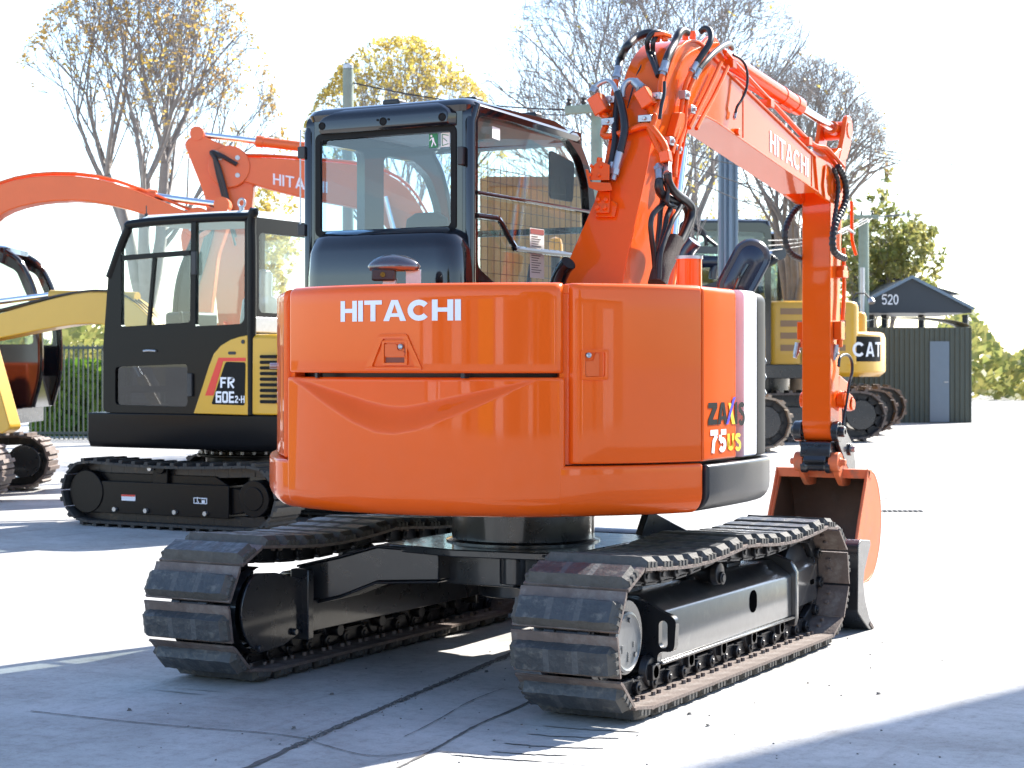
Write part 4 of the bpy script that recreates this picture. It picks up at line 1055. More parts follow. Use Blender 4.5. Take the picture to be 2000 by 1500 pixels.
# valve block and bracket at mid boom
vk = MB(); p = B(1180, 338, .05)
blk = [(1152, 352), (1155, 328), (1170, 312), (1191, 322), (1190, 352)]
q = [B(x, y, .10) for x, y in blk]; b = [B(x, y, .0) for x, y in blk]; vk.loft([q, b])
q = [B(x, y, .115) for x, y in ((1143, 330), (1149, 331), (1153, 355), (1192, 357), (1196, 372), (1170, 374), (1150, 366))]; b = [B(x, y, -.01) for x, y in ((1143, 330), (1149, 331), (1153, 355), (1192, 357), (1196, 372), (1170, 374), (1150, 366))]; vk.loft([q, b])
q = [B(x, y, .055) for x, y in ((1170, 372), (1192, 374), (1190, 416), (1163, 416))]; b = [B(x, y, -.005) for x, y in ((1170, 372), (1192, 374), (1190, 416), (1163, 416))]; vk.loft([q, b])
q = [B(x, y, .035) for x, y in ((1190, 388), (1206, 398), (1200, 424), (1162, 424), (1163, 414), (1190, 416))]; b = [B(x, y, -.01) for x, y in ((1190, 388), (1206, 398), (1200, 424), (1162, 424), (1163, 414), (1190, 416))]; vk.loft([q, b])
for x, y in ((1169, 391), (1184, 391), (1167, 406), (1181, 406)): p = B(x, y, .055); vk.cyl(p, p + V((0, -.012, .004)), .014, n=8)
for x, y in ((1156, 325), (1174, 325), (1153, 342), (1170, 343)): p = B(x, y, .10); vk.cyl(p, p + V((0, -.012, .004)), .010, n=8)
vk.cyl(B(1170, 318, .08), B(1172, 308, .09), .016, n=10)
vk.build('valve_bracket', M['orange'], EX, bev=.004)
# bundle of hoses beside the lower boom
def Rp(x, y, X=.36): return PX(x, y, X)
hb_ = [
 ([(1288, 352), (1287, 366), (1292, 378), (1305, 388), (1322, 394), (1336, 400), (1343, 410), (1345, 425), (1338, 448), (1325, 474), (1308, 500), (1294, 525), (1286, 552)], .024, .40),
 ([(1304, 340), (1306, 355), (1314, 370), (1326, 382), (1340, 392), (1350, 405), (1350, 424), (1342, 446), (1328, 476), (1312, 502), (1298, 528), (1290, 552)], .022, .44),
 ([(1285, 358), (1288, 376), (1294, 390), (1290, 410), (1288, 440), (1285, 470), (1284, 500), (1282, 545)], .014, .37),
 ([(1296, 398), (1284, 408), (1275, 420), (1271, 438), (1273, 465), (1277, 495), (1279, 520), (1280, 548)], .014, .40),
 ([(1312, 398), (1308, 410), (1302, 425), (1298, 448), (1292, 472), (1286, 500), (1284, 545)], .014, .42),
 ([(1330, 402), (1324, 414), (1314, 430), (1306, 450), (1298, 470), (1290, 498), (1287, 545)], .013, .46),
 ([(1300, 356), (1304, 374), (1303, 396), (1312, 402), (1326, 406), (1334, 402)], .012, .43)]
for pts, r, X in hb_: hose([Rp(x, y, X) for x, y in pts], r)
fitting(Rp(1288, 352, .40), Rp(1286, 322, .37), .022, EX); fitting(Rp(1304, 340, .44), Rp(1302, 308, .37), .022, EX)
sl_ = MB(); sl_.tube([Rp(1318, 470, .42), Rp(1306, 498, .42), Rp(1292, 528, .42), Rp(1284, 556, .42)], .050, n=12); sl_.build('hose_sleeve', mat('sleeve_fabric', (.045, .028, .022), .8, var=.5, vscale=30, bump=.4, bscale=120), EX)
# slanting pipes on the right web up to the arm cylinder
for dx, dy, X in ((0, 0, .325), (14, 6, .33)):
    pipe([Rp(1346 + dx, 250 + dy * .2, X), Rp(1356 + dx, 230 + dy * .3, X), Rp(1380 + dx, 182 + dy, X), Rp(1408 + dx * .95, 122 + dy * 1.3, X)], .012)
pipe([Rp(1349, 142, .33), Rp(1340, 162, .325), Rp(1334, 190, .32), Rp(1328, 230, .32), Rp(1320, 270, .33), Rp(1312, 300, .34)], .013)
pipe([Rp(1354, 155, .33), Rp(1344, 180, .325), Rp(1340, 205, .325), Rp(1336, 250, .33), Rp(1324, 290, .34), Rp(1318, 330, .34), Rp(1318, 346, .34)], .013)
hose([Rp(1298, 160, .32), Rp(1297, 185, .33), Rp(1292, 205, .33), Rp(1288, 232, .33)], .010); 
for x, y in ((1336, 186), (1348, 214), (1320, 292), (1306, 276)):
    c = MB(); p = Rp(x, y, .325); c.obox(p, V((.02, 0, 0)), V((0, .028, 0)), V((0, 0, .022))); c.cyl(p, p + V((.035, 0, 0)), .011, n=6); islands(c, 'pipe_clamp', M['zinc'], EX, bev=.002)
# shadow-side bracket on right web
wb = MB(); wb.prism(rounded([(1.03, 2.60), (1.12, 2.74), (1.19, 2.74), (1.17, 2.58)], .02), 'X', BX1 - .012, BX1 + .035); wb.prism(rounded([(.98, 2.42), (1.06, 2.56), (1.13, 2.54), (1.10, 2.40)], .02), 'X', BX1 - .012, BX1 + .03); islands(wb, 'pipe_bracket', M['orange'], BOOM, bev=.004)
# pipes along the top of the boom to the arm
for k, X in enumerate((.285, .255)):
    pipe([V((X, 1.86, 3.17 + .03 * k)), V((X, 2.1, 3.105 + .03 * k)), V((X, 2.7, 2.955 + .03 * k)), V((X, 3.3, 2.812 + .02 * k)), V((X + .02, 3.52, 2.80)), V((X + .03, 3.66, 2.76)), V((X + .045, 3.80, 2.70 - .02 * k))], .014)
cm = MB()
for y, z in ((2.55, 2.94), (3.22, 2.785), (1.95, 3.09)): cm.box(.22, .312, y - .03, y + .03, z, z + .05)
islands(cm, 'pipe_clamp', M['orange'], BOOM, bev=.004)
kn = MB()
for x, y in ((1290, 74), (1345, 72)): p = PX(x, y, .2); kn.box(p.x - .045, p.x + .045, p.y - .05, p.y + .05, 3.15, 3.172); kn.cyl(p + V((-.02, 0, -.02)), p + V((-.02, 0, .03)), .018, n=8); kn.cyl(p + V((.025, 0, -.02)), p + V((.025, 0, .03)), .018, n=8)
islands(kn, 'hose_bracket', M['orange'], BOOM, bev=.004)
# corrugated hoses at the arm joint
cor = lambda r: (lambda i, n: r * (1.10 if (i // 2) % 2 else .90))
hose([PX(x, y, .34) for x, y in ((1636, 325), (1646, 342), (1651, 362), (1652, 385), (1646, 408), (1636, 428), (1629, 448), (1626, 470), (1628, 488), (1636, 498), (1650, 505))], .022, rf=cor(.022), step=.009, n=10)
hose([PX(x, y, .33) for x, y in ((1628, 330), (1635, 348), (1637, 370), (1634, 400), (1630, 425), (1627, 445))], .015, rf=cor(.015), step=.008, n=8)
hose([PX(x, y, .03) for x, y in ((1566, 398), (1550, 414), (1538, 436), (1533, 458), (1537, 482), (1548, 498), (1566, 506))], .020, rf=cor(.020), step=.009, n=10)
hose([PX(x, y, .32) for x, y in ((1638, 716), (1640, 700), (1648, 693), (1658, 695), (1664, 708), (1664, 728), (1659, 748), (1655, 775), (1651, 800), (1646, 830))], .010)
hose([PX(x, y, .31) for x, y in ((1636, 455), (1644, 452), (1652, 447), (1660, 450), (1668, 456))], .010, 'zinc', 'steel_pipe')
# stacks behind the hood
ex = MB(); p = PY(1346, 540, .2); ex.cyl((p.x, .2, 1.70), (p.x, .2, 1.905), .060, n=32); STK = ex.build('exhaust_guard', M['orange'], EX)
cpz = MB(); cpz.cyl((p.x, .2, 1.903), (p.x, .2, 1.918), .065, n=32); cpz.build('guard_rim', M['zinc'], STK)
tp = MB(); tp.tube([V((p.x - .02, .2, 1.88)), V((p.x - .01, .2, 1.935)), V((p.x + .03, .2, 1.985))], .034, n=14); tp.build('tail_pipe', M['navy'], STK)
pp = MB(); pp.tube([V((.045, .26, 1.70)), V((.05, .26, 1.80)), V((.085, .25, 1.87)), V((.125, .235, 1.905))], .040, n=16, caps=False); PPE = pp.build('intake_pipe', M['black'], EX)
pq = MB(); pq.cyl((.125, .235, 1.905), (.115, .24, 1.896), .036, n=16); pq.build('pipe_mouth', M['blackdecal'], PPE)
# oval mirror on the front right corner, seen from the back
mr = MB(); mc = PX(1452, 532, 1.0); ux = ROTC @ V((1, 0, 0)); 
tl = rad(62); e1 = (ux * math.cos(tl) + V((0, 0, 1)) * math.sin(tl)); e2 = (ux * -math.sin(tl) + V((0, 0, 1)) * math.cos(tl)); e3 = e1.cross(e2)
def stad(a, b, lift): return [mc + e1 * (x) + e2 * (y) + e3 * lift for x, y in rrect(-a, a, -b, b, b * .99, 8)]
mr.loft([stad(.155, .078, -.02), stad(.168, .09, -.012), stad(.168, .09, .012), stad(.155, .078, .026), stad(.135, .060, .022), stad(.128, .053, .028), stad(.06, .02, .032)])
mr_o = mr.build('mirror', M['navy'], EX, ang=50)
ms_ = MB(); ms_.tube([mc + e3 * .05 + e1 * .04, mc + e3 * .05 - e1 * .07, mc + e3 * .04 - e1 * .20 + V((0, .0, -.10)), V((.93, .40, 1.70))], .010, n=8); ms_.build('mirror_arm', M['black'], mr_o)
# ================================================================= other machines
def simple_track(mb, x0, x1, L, Rr, n, z0=0, fy=lambda p: p):
    """shoes with grousers round an oval; local frame, Y along the track"""
    c = L / 2 - Rr; rp = Rr * .80; pts = []
    for i in range(40): pts.append(V((0, -c + 2 * c * i / 40, Rr - rp)))
    for i in range(24): t = rad(-90 + 180 * i / 24); pts.append(V((0, c + rp * math.cos(t), Rr + rp * math.sin(t))))
    for i in range(40): pts.append(V((0, c - 2 * c * i / 40, Rr + rp - .03 * math.sin(math.pi * i / 40))))
    for i in range(24): t = rad(90 + 180 * i / 24); pts.append(V((0, -c + rp * math.cos(t), Rr + rp * math.sin(t))))
    fr = stations(n, pts); xm, hw = (x0 + x1) / 2, abs(x1 - x0) / 2
    for a, t, o in fr:
        p = V((xm, a.y, a.z + z0)); hl = math.pi * Rr * .5 / 10
        pl = (2 * (2 * c) + 2 * math.pi * rp) / n / 2 * .97
        mb.cur = 0; mb.obox(p + o * (Rr - rp) * .35, V((hw, 0, 0)), t * pl, o * (Rr - rp) * .18)
        mb.obox(p + o * (Rr - rp) * .75, V((hw, 0, 0)), t * pl * .28, o * (Rr - rp) * .25)
        mb.cur = 1; mb.obox(p - o * .03 * Rr / .3, V((hw * .3, 0, 0)), t * pl * 1.02, o * .04 * Rr / .3)
def thick_line(pts, ws):
    """outline of a bent plate with changing depth; pts (y, z), ws half depth"""
    L, Rr = [], []
    for i, p in enumerate(pts):
        a = V(pts[max(0, i - 1)]); b = V(pts[min(len(pts) - 1, i + 1)]); t = (b - a).normalized(); n = V((-t.y, t.x))
        L.append(tuple(V(p) + n * ws[i])); Rr.append(tuple(V(p) - n * ws[i]))
    return L + Rr[::-1]
def make_excavator(name, label, loc, head, s, pose, body, boomm, lower, tail=1.35, cabmat='black', text=None, group=None, frontz=None, hoodh=1.75, shoes=None, cwt=1.48, hoodback=.22):
    R0 = thing(name, label, 'excavator', (0, 0, 0), group)
    S_ = lambda p: V(p) * s
    def fin(mb, n, m, par=R0, **k):
        mb.v = [tuple(V(p) * s) for p in mb.v]; return mb.build(n, m, par, **k)
    for sx in (-1, 1):
        t = MB(); simple_track(t, sx * .72, sx * 1.16, 2.9, .33, 40); tr = fin(t, 'crawler_track', [shoes or M['steel'], M['chain']])
        f = MB(); f.box(min(sx * .78, sx * 1.02), max(sx * .78, sx * 1.02), -.95, .95, .17, .43)
        for y in (-1.12, 1.12): f.cyl((sx * .76, y, .33), (sx * 1.06, y, .33), .19, n=24)
        for k in range(5): f.cyl((sx * .80, -.8 + .4 * k, .14), (sx * 1.04, -.8 + .4 * k, .14), .06, n=12)
        fin(f, 'track_frame', lower, tr, bev=.01 * s)
    c = MB(); c.box(-.75, .75, -.45, .45, .32, .55); c.cyl((0, 0, .5), (0, 0, .80), .40, n=32); fin(c, 'centre_frame', lower, bev=.01 * s)
    b = MB(); b.box(-1.13, 1.08, -.55, 1.25, .78, .95); fin(b, 'platform', lower, bev=.01 * s)
    cwp = [(1.10, -.35), (1.10, -.6)] + [(1.12 * math.sin(rad(a)) , -.55 - (tail - .55) * math.cos(rad(a)) ** .6) for a in range(80, -81, -8)] + [(-1.10, -.6), (-1.10, -.35)]
    cwm = MB(); rings = [[V((x * k, -.35 + (y + .35) * k, z)) for x, y in cwp] for z, k in ((.80, .94), (.86, 1.0), (cwt - .08, 1.0), (cwt - .02, .985), (cwt, .95))]; cwm.loft(rings); CWo = fin(cwm, 'counterweight', body, bev=.012 * s)
    h = MB(); rings = [[V((x, y, z)) for x, y in rrect(-1.10 + i, 1.08 - i, -tail + hoodback + i, .05 - i, .12)] for z, i in ((.95, 0), (hoodh - .08, 0), (hoodh - .02, .02), (hoodh, .08))]; h.loft(rings); HD = fin(h, 'engine_hood', body, bev=.008 * s)
    v = MB()
    for k in range(4):
        z = 1.12 + k * .15; v.box(-1.106, -1.09, -.92, -.12, z, z + .075); v.box(1.07, 1.086, -.92, -.12, z, z + .075)
    v.v = [tuple(V(p) * s) for p in v.v]; islands(v, 'vent', M['brown'] if 'yellow' in label else M['darkgrey'], HD, gap=.2)
    sb = MB(); sb.box(.40, 1.06, .05, 1.15, .95, 1.45); fin(sb, 'side_box', body, bev=.03 * s)
    # cab
    cb_ = MB(); pr = rounded([(.0, .95), (.0, 2.62), (.08, 2.70), (.95, 2.70), (1.25, 2.55), (1.42, 2.1), (1.45, 1.3), (1.35, .95)], .06)
    hw_ = rounded([(.08, 1.65), (.08, 2.58), (.9, 2.60), (1.18, 2.46), (1.34, 2.08), (1.37, 1.65)], .05)
    for x in (-1.13, -.27): cb_.prism(pr, 'X', x, x + .05, holes=[hw_])
    cb_.prism([(-1.08, .95), (-.27, .95), (-.27, 2.66), (-1.08, 2.66)], 'Y', .0, .05, holes=[rrect(-1.02, -.33, 1.85, 2.55, .05)])
    cb_.loft([[V((x, y, z)) for x, y in rrect(-1.13 + i, -.22 - i, 0 + i, 1.10 - i, .06)] for z, i in ((2.66, 0), (2.72, .01), (2.75, .08))])
    for x in (-1.105, -.245): cb_.tube([V((x, 1.35, .96)), V((x, 1.44, 1.4)), V((x, 1.40, 2.1)), V((x, 1.24, 2.52)), V((x, 1.05, 2.68))], .035, n=8)
    cb_.box(-1.1, -.25, .05, 1.35, .95, 1.30)
    cb_.box(-.85, -.5, .35, .50, 1.3, 2.1)
    CB = fin(cb_, 'cab', M[cabmat], bev=.006 * s)
    g = MB()
    for x in (-1.105, -.245): g.prism(hw_, 'X', x - .002, x + .002)
    g.add([V((x, .025, z)) for x, z in ((-1.02, 1.85), (-.33, 1.85), (-.33, 2.55), (-1.02, 2.55))], [(0, 1, 2, 3)])
    fin(g, 'cab_glass', M['glass2'], CB, smooth=False)
    # front attachment in the plane x = .1 (kept in absolute metres)
    bp = pose['boom']; pl = spline([V((p[0], p[1], 0)) for p in bp], 5); n = len(pl); bd = pose.get('depth', .20)
    ws = [bd * (.75 + .6 * math.sin(math.pi * min(1, i / (n - 1) * 1.05)) ** .8) for i in range(n)]
    bm_ = MB(); bm_.prism(thick_line([(p.x, p.y) for p in pl], ws), 'X', .02 * s, .30 * s); BO = bm_.build('boom', boomm, R0, bev=.012 * s)
    e = pose['eye']; tp = V(bp[-1]); en = V(pose['armend'])
    a_ = MB(); dirn = (en - tp).normalized(); nn = V((-dirn.y, dirn.x));
    if nn.dot(V(e) - tp) > 0: nn = -nn
    aw = pose.get('armw', .2)
    ap = [e, tuple(tp * .55 + V(e) * .45 + nn * aw * 1.0), tuple(tp + nn * aw * 1.0 + dirn * .1), tuple(en + nn * aw * .45), tuple(en - nn * aw * .45), tuple(tp - nn * aw * 1.0 + dirn * .35), tuple(V(e) - nn * aw * .55 + dirn * .1)]
    a_.prism(rounded(ap, .08), 'X', .06 * s, .26 * s)
    for x in (.0, .27): a_.cyl((x * s, tp.x, tp.y), ((x + .05) * s, tp.x, tp.y), aw * .85, n=24)
    AR = a_.build('arm', boomm, R0, bev=.012 * s)
    bo = MB()
    for q in ((.35, .35), (-.35, .35), (.35, -.35), (-.35, -.35)):
        for x in (-.012, .325): bo.cyl((x * s, tp.x + q[0] * aw, tp.y + q[1] * aw), ((x + .012) * s, tp.x + q[0] * aw, tp.y + q[1] * aw), aw * .10, n=8)
    islands(bo, 'bolt', M['zinc'], AR)
    mid = V(bp[len(bp) // 2]); st_ = V((mid.x * .6 + tp.x * .4, mid.y * .6 + tp.y * .4 + bd * 2.2)); ev = V(e)
    jn = st_.lerp(ev, .52)
    cy = MB(); cy.cyl((.16 * s, st_.x, st_.y), (.16 * s, jn.x, jn.y), .062 * s, n=20); cy.cyl((.16 * s, *st_.lerp(ev, .46)), (.16 * s, jn.x, jn.y), .072 * s, n=20); CYL = cy.build('arm_cylinder', boomm, R0)
    cy = MB(); cy.cyl((.16 * s, jn.x, jn.y), (.16 * s, ev.x, ev.y), .038 * s, n=16); cy.build('cylinder_rod', M['chrome'], CYL)
    cy = MB(); cy.cyl((.05 * s, ev.x, ev.y), (.27 * s, ev.x, ev.y), .085 * s, n=20); cy.build('rod_eye', boomm, CYL)
    f0 = V(bp[0]); m1 = V(pl[int(n * .45)][:2])
    for x in (-.06, .34):
        cy = MB(); p = V((x * s, f0.x + .35 * s, f0.y - .45 * s)); q = V((x * s, m1.x, m1.y)); cy.cyl(p, p.lerp(q, .6), .055 * s, n=16); BCY = cy.build('boom_cylinder', boomm, R0)
        cy = MB(); cy.cyl(p.lerp(q, .6), q, .035 * s, n=14); cy.build('cylinder_rod', M['chrome'], BCY)
    # hoses over the boom top and at the arm joint
    for k in range(3):
        off = .10 + k * .05; x = (.07 + .07 * k) * s
        top = [V((x, p.x + (-(pl[min(i + 1, n - 1)] - pl[max(0, i - 1)]).normalized().y) * (ws[i] + .035), p.y + ((pl[min(i + 1, n - 1)] - pl[max(0, i - 1)]).normalized().x) * (ws[i] + .035))) for i, p in enumerate(pl)]
        hs_ = MB(); hs_.tube(top[2:], .016 * s, n=6, smooth=False); hs_.build('steel_pipe', boomm, BO)
        side = -.03 if pose.get('hose_left', True) else .33
        hs_ = MB(); hs_.tube([V(((side - .02 * k) * s, *(tp + (V(e) - tp) * .5 - dirn * 0 + (f0 - tp).normalized() * (.35 - .06 * k)))), V(((side - .03) * s, *(tp + nn * aw * (-.2) + (V(e) - tp) * (.55 - .08 * k) + (f0 - tp).normalized() * .1))), V(((side - .04) * s, *(tp + (f0 - tp).normalized() * (-.12 - .03 * k) + dirn * .1))), V(((side - .03) * s, *(tp + dirn * (.7 + .1 * k) + (f0 - tp).normalized() * .1)))], (.026 - .006 * k) * s, n=8)
        hs_.build('hydraulic_hose', M['rubber'], AR)
    bk_ = MB(); bkp = [(en.x + .05, en.y + .1), (en.x + .38 * s, en.y - .05), (en.x + .45 * s, en.y - .35 * s), (en.x + .25 * s, en.y - .62 * s), (en.x - .12 * s, en.y - .70 * s), (en.x - .10 * s, en.y - .2)]
    if pose.get('bflip'): bkp = [(2 * en.x - y, z) for y, z in bkp]
    for x in (-.2, .50): bk_.prism(bkp, 'X', x * s, (x + .03) * s)
    bk_.loft([[V((-.2 * s, y, z)), V((.52 * s, y, z)), V((.52 * s, y - .03, z)), V((-.2 * s, y - .03, z))] for y, z in bkp[:5]]); bk_.build('bucket', boomm, R0, bev=.008 * s)
    if text:
        (ya, za), (yb, zb), hh = text
        W = [.84, .26, .9, 1.02, .98, .86, .26]; tt = sum(W) + .6
        xs = .02 * s - .003
        lettering('HITACHI', W, .1, lambda u, v, k: V((xs - k * .0003, ya + (yb - ya) * u / tt, za + (zb - za) * u / tt + v * hh))).build('lettering', M['white'], BO, smooth=False, recalc=False)
    R0.location = loc; R0.rotation_euler = (0, 0, head)
    return R0
def pose_px(d, x0, sgn, pts):
    k = d / F; return [(sgn * (x - x0) * k, CH + (HY - y) * k) for x, y in pts]

LEFTH, RIGHTH = math.atan2(CC, -SS), math.atan2(-CC, SS)          # headings that face the picture's left / right
# orange machine behind the cab, its boom reaching over to the left
d = 22.0; q = pose_px(d, 930, -1, [(885, 590), (800, 440), (735, 372), (590, 345), (447, 322), (383, 256), (448, 640), (533, 357), (640, 374)])
make_excavator('excavator', 'orange excavator behind the black cab with its boom stretched out to the left', GD(930, d), LEFTH, 1.0,
    dict(boom=q[:5], eye=q[5], armend=q[6], armw=.30, depth=.19), M['orange_bg'], M['orange_bg'], M['chassis'], text=(q[7], q[8], .135), hoodh=1.70)
# orange machine further left, only its boom shows over the yellow and black one
d = 20.0; q = pose_px(d, -190, 1, [(-150, 620), (-70, 480), (20, 388), (190, 372), (395, 436), (440, 400), (400, 640)])
make_excavator('excavator', 'orange excavator at the left edge with a low boom behind the yellow and black cab', GD(-190, d), RIGHTH, 1.0,
    dict(boom=q[:5], eye=q[5], armend=q[6], armw=.2, depth=.11, bflip=True, hose_left=False), M['orange_bg'], M['orange_bg'], M['chassis'], hoodh=1.70)
# row of big yellow machines at the right
grp = 'yellow excavators parked in a row at the right'
k = 1.5
pz = dict(boom=[(.2 * k, 1.5 * k), (.7 * k, 2.0 * k), (1.6 * k, 2.15 * k), (3.0 * k, 1.5 * k)], eye=(3.3 * k, 1.75 * k), armend=(2.6 * k, .55 * k), armw=.25, depth=.2, bflip=True)
Y1 = make_excavator('excavator', 'nearest yellow excavator with a slotted engine side, behind the hanging orange arm', GD(1482, 35.5), LEFTH, k, pz, M['cat'], M['cat'], M['chassis'], tail=1.60, group=grp, hoodh=1.74, cwt=1.36, hoodback=.50)
for lab, x, dd in (('second yellow excavator, its track showing past the first one', 1524, 38.8), ('farthest yellow excavator, its track nearest the dark green shed', 1560, 42.5)):
    Y = copy_tree(Y1); Y['label'] = lab; Y.location = GD(x, dd)
    for c in Y.children:
        if c.name.split('.')[0] in ('counterweight', 'engine_hood'): c.scale = (1, .78, 1)
# black badge panel with lettering on the rear left corner of the first one
pr_ = []
cwo = [c for c in Y1.children if c.name.startswith('counterweight')][0]
edge = [(-1.12 * math.sin(rad(a)) * 1.0, -.55 - (1.60 - .55) * math.cos(rad(a)) ** .6) for a in (76, 68, 60, 52, 44)]
edge = [(x * 1.004, (-.35 + (y + .35) * 1.004)) for x, y in edge]
bx = MB(); bx.loft([[V((x * k, y * k, z * k)) for z in (.99, 1.30)] for x, y in edge], closed=False); BX = bx.build('badge_panel', M['blackdecal'], None); BX.parent = cwo
def bmap(u, v, q):
    t = u / 3.0 * (len(edge) - 1); i = min(int(t), len(edge) - 2); f = t - i; x = edge[i][0] + (edge[i + 1][0] - edge[i][0]) * f; y = edge[i][1] + (edge[i + 1][1] - edge[i][1]) * f
    return V((x * 1.006 * k, y * 1.006 * k - .002 * q, (1.05 + v * .18) * k))
LTo = lettering('CAT', [.9, .9, .8], .1, bmap).build('lettering', M['white'], None, smooth=False, recalc=False); LTo.parent = BX
# dark blue machine between them, sunlight on its track is put into the pale shoe colour
pz2 = dict(boom=[(.2, 3.0), (-.2, 3.25), (-1.2, 3.22), (-1.9, 3.2)], eye=(-2.1, 3.35), armend=(-1.2, 2.8), armw=.10, depth=.05)
DK = make_excavator('excavator', 'dark blue tracked machine with a pale track, behind the oval mirror', GD(1285, 31.5), LEFTH, 1.45, pz2, M['navy'], M['navy'], M['chassis'], tail=1.25, hoodh=1.78, shoes=mat('sunlit_shoe', (.36, .29, .22), .8, var=.4, vscale=9, bump=.3))
dk = MB(); kk = 31.0
def DP(x, y, d=31.0): return PD(x, y, d)
dk.tube([DP(1338, 513), DP(1390, 511), DP(1465, 514)], .10, n=14); dk.tube([DP(1392, 545), DP(1394, 528), DP(1402, 514), DP(1412, 508)], .075, n=12)
dk.bar(DP(1345, 487), DP(1480, 492), .10, .12)
o = dk.build('exhaust_pipe', M['navy'], None); o.parent = DK; o.matrix_parent_inverse = (Matrix.Translation(DK.location) @ DK.rotation_euler.to_matrix().to_4x4()).inverted()
for pts in ([(1362, 482), (1350, 458), (1338, 452), (1322, 460)], [(1380, 480), (1374, 452), (1356, 438), (1338, 434), (1326, 446)], [(1404, 484), (1384, 468), (1366, 452), (1350, 442)]):
    t = MB(); t.tube([DP(x, y) for x, y in pts], .035, n=8); o = t.build('hydraulic_hose', M['rubber'], None); o.parent = DK; o.matrix_parent_inverse = (Matrix.Translation(DK.location) @ DK.rotation_euler.to_matrix().to_4x4()).inverted()

# ================================================================= yellow and black excavator on the left (faces away to the left)
M['dark_pane'] = glass('dark_reflection_glass', (.16, .17, .18))  # tint darkened to imitate the dark reflection in the lower door window
FX = thing('excavator', 'black excavator with a yellow rear hood and lettered side panel, parked at the left', 'excavator', (-5.9, 5.65, 0))
YF = 4.75
def fpoly(pts): return [(p.x, p.z) for p in (PY(x, y, YF) for x, y in pts)]
for y0, y1 in ((4.60, 5.0), (6.25, 6.65)):
    t = MB(); simple_track(t, y0, y1, 2.42, .305, 36)
    t.v = [(-(p[1]) - 6.0, p[0], p[2]) for p in t.v]
    tr = t.build('crawler_track', [mat('track_rubber', (.035, .032, .03), .7, var=.4, vscale=10, dirt=(.13, .10, .07), dirt_amt=.15), M['chain']], FX)
    f = MB(); f.box(-6.95, -5.36, y0 + .06, y1 - .1, .12, .40); f.prism([(-5.40, .14), (-5.30, .16), (-5.12, .20), (-5.12, .36), (-5.30, .37), (-5.40, .39)], 'Y', y0 + .10, y1 - .12)
    f.prism([(-6.95, .39), (-5.40, .39), (-5.55, .47), (-6.9, .47)], 'Y', y0 + .12, y1 - .12)
    f.cyl((-5.07, y0 + .02, .300), (-5.07, y1 - .05, .300), .155, n=32); f.cyl((-5.07, y0 + .01, .300), (-5.07, y0 + .02, .300), .10, n=28); f.cyl((-6.93, y0 + .05, .30), (-6.93, y1 - .05, .30), .19, n=28)
    f.cyl((-6.10, y0 + .05, .53), (-6.10, y1, .53), .05, n=14); f.box(-6.20, -6.04, y0 + .08, y0 + .12, .38, .56)
    FRm = f.build('track_frame', M['satin'], tr, bev=.008)
    b = MB()
    for x in (-6.25, -5.93, -5.60, -6.6): b.cyl((x, y0 + .06, .155), (x, y0 + .035, .155), .020, n=12)
    b.cyl((-6.19, y0 + .06, .525), (-6.19, y0 + .02, .525), .022, n=12); islands(b, 'bolt', M['zinc'], FRm)
    if y0 < 5:
        p0, p1 = PY(379, 967, y0 + .06), PY(405, 980, y0 + .06)
        s = MB(); s.prism(rrect(p0.x, p1.x, p1.z, p0.z, .006), 'Y', y0 + .053, y0 + .058, holes=[rrect(p0.x + .006, p1.x - .006, p1.z + .006, p0.z - .006, .004)])
        cxm, czm = p0.x + (p1.x - p0.x) * .28, (p0.z + p1.z) / 2
        s.tube([V((cxm, y0 + .055, czm + .03)), V((cxm, y0 + .055, czm)), V((cxm + .012, y0 + .055, czm - .012)), V((cxm, y0 + .055, czm - .024)), V((cxm - .01, y0 + .055, czm - .014))], .004, n=5)
        cx2 = p0.x + (p1.x - p0.x) * .72; s.box(cx2 - .022, cx2 + .022, y0 + .053, y0 + .058, czm + .015, czm + .022); s.box(cx2 - .016, cx2 + .016, y0 + .053, y0 + .058, czm - .022, czm + .006)
        s.build('lifting_symbol', M['white'], FRm)
        s = MB(); q0, q1 = PY(238, 961, y0 + .06), PY(265, 974, y0 + .06); s.prism(rrect(q0.x, q1.x, q1.z, q0.z, .004), 'Y', y0 + .054, y0 + .058); s.build('sticker', M['white'], FRm)
        s = MB(); s.prism(rrect(q0.x, q1.x, q0.z - .015, q0.z, .004), 'Y', y0 + .051, y0 + .0535); s.build('sticker_band', M['red'], FRm)
c = MB(); c.box(-6.4, -5.4, 5.0, 6.25, .30, .50); c.cyl((-5.85, 5.65, .48), (-5.85, 5.65, .66), .42, n=36); c.cyl((-5.85, 5.65, .60), (-5.85, 5.65, .63), .50, n=36); cfo = c.build('centre_frame', M['satin'], FX, bev=.01)
b = MB()
for k_ in range(28):
    a = 2 * math.pi * k_ / 28; b.cyl((-5.85 + .46 * math.cos(a), 5.65 + .46 * math.sin(a), .63), (-5.85 + .46 * math.cos(a), 5.65 + .46 * math.sin(a), .655), .016, n=6)
islands(b, 'bolt', M['zinc'], cfo)
lowb = MB(); lowb.loft([[V((x, y, z)) for x, y in ((-7.0, YF + i), (-5.12 - j, YF + i), (-4.75 - j, YF + .10 + i), (-4.55 - j, 5.2), (-4.55 - j, 6.2), (-4.75 - j, 6.55 - i), (-7.0, 6.55 - i))] for z, i, j in ((.69, .03, .06), (.75, 0, .0), (1.0, 0, -.02))])
lowb.build('lower_body', M['satin'], FX, bev=.012)
hood = MB()
hp = [(-5.20, YF - .004), (-5.00, YF + .004), (-4.82, YF + .07), (-4.70, YF + .22), (-4.64, 5.2), (-4.64, 6.2), (-4.75, 6.45), (-4.95, 6.55), (-5.20, 6.55)]
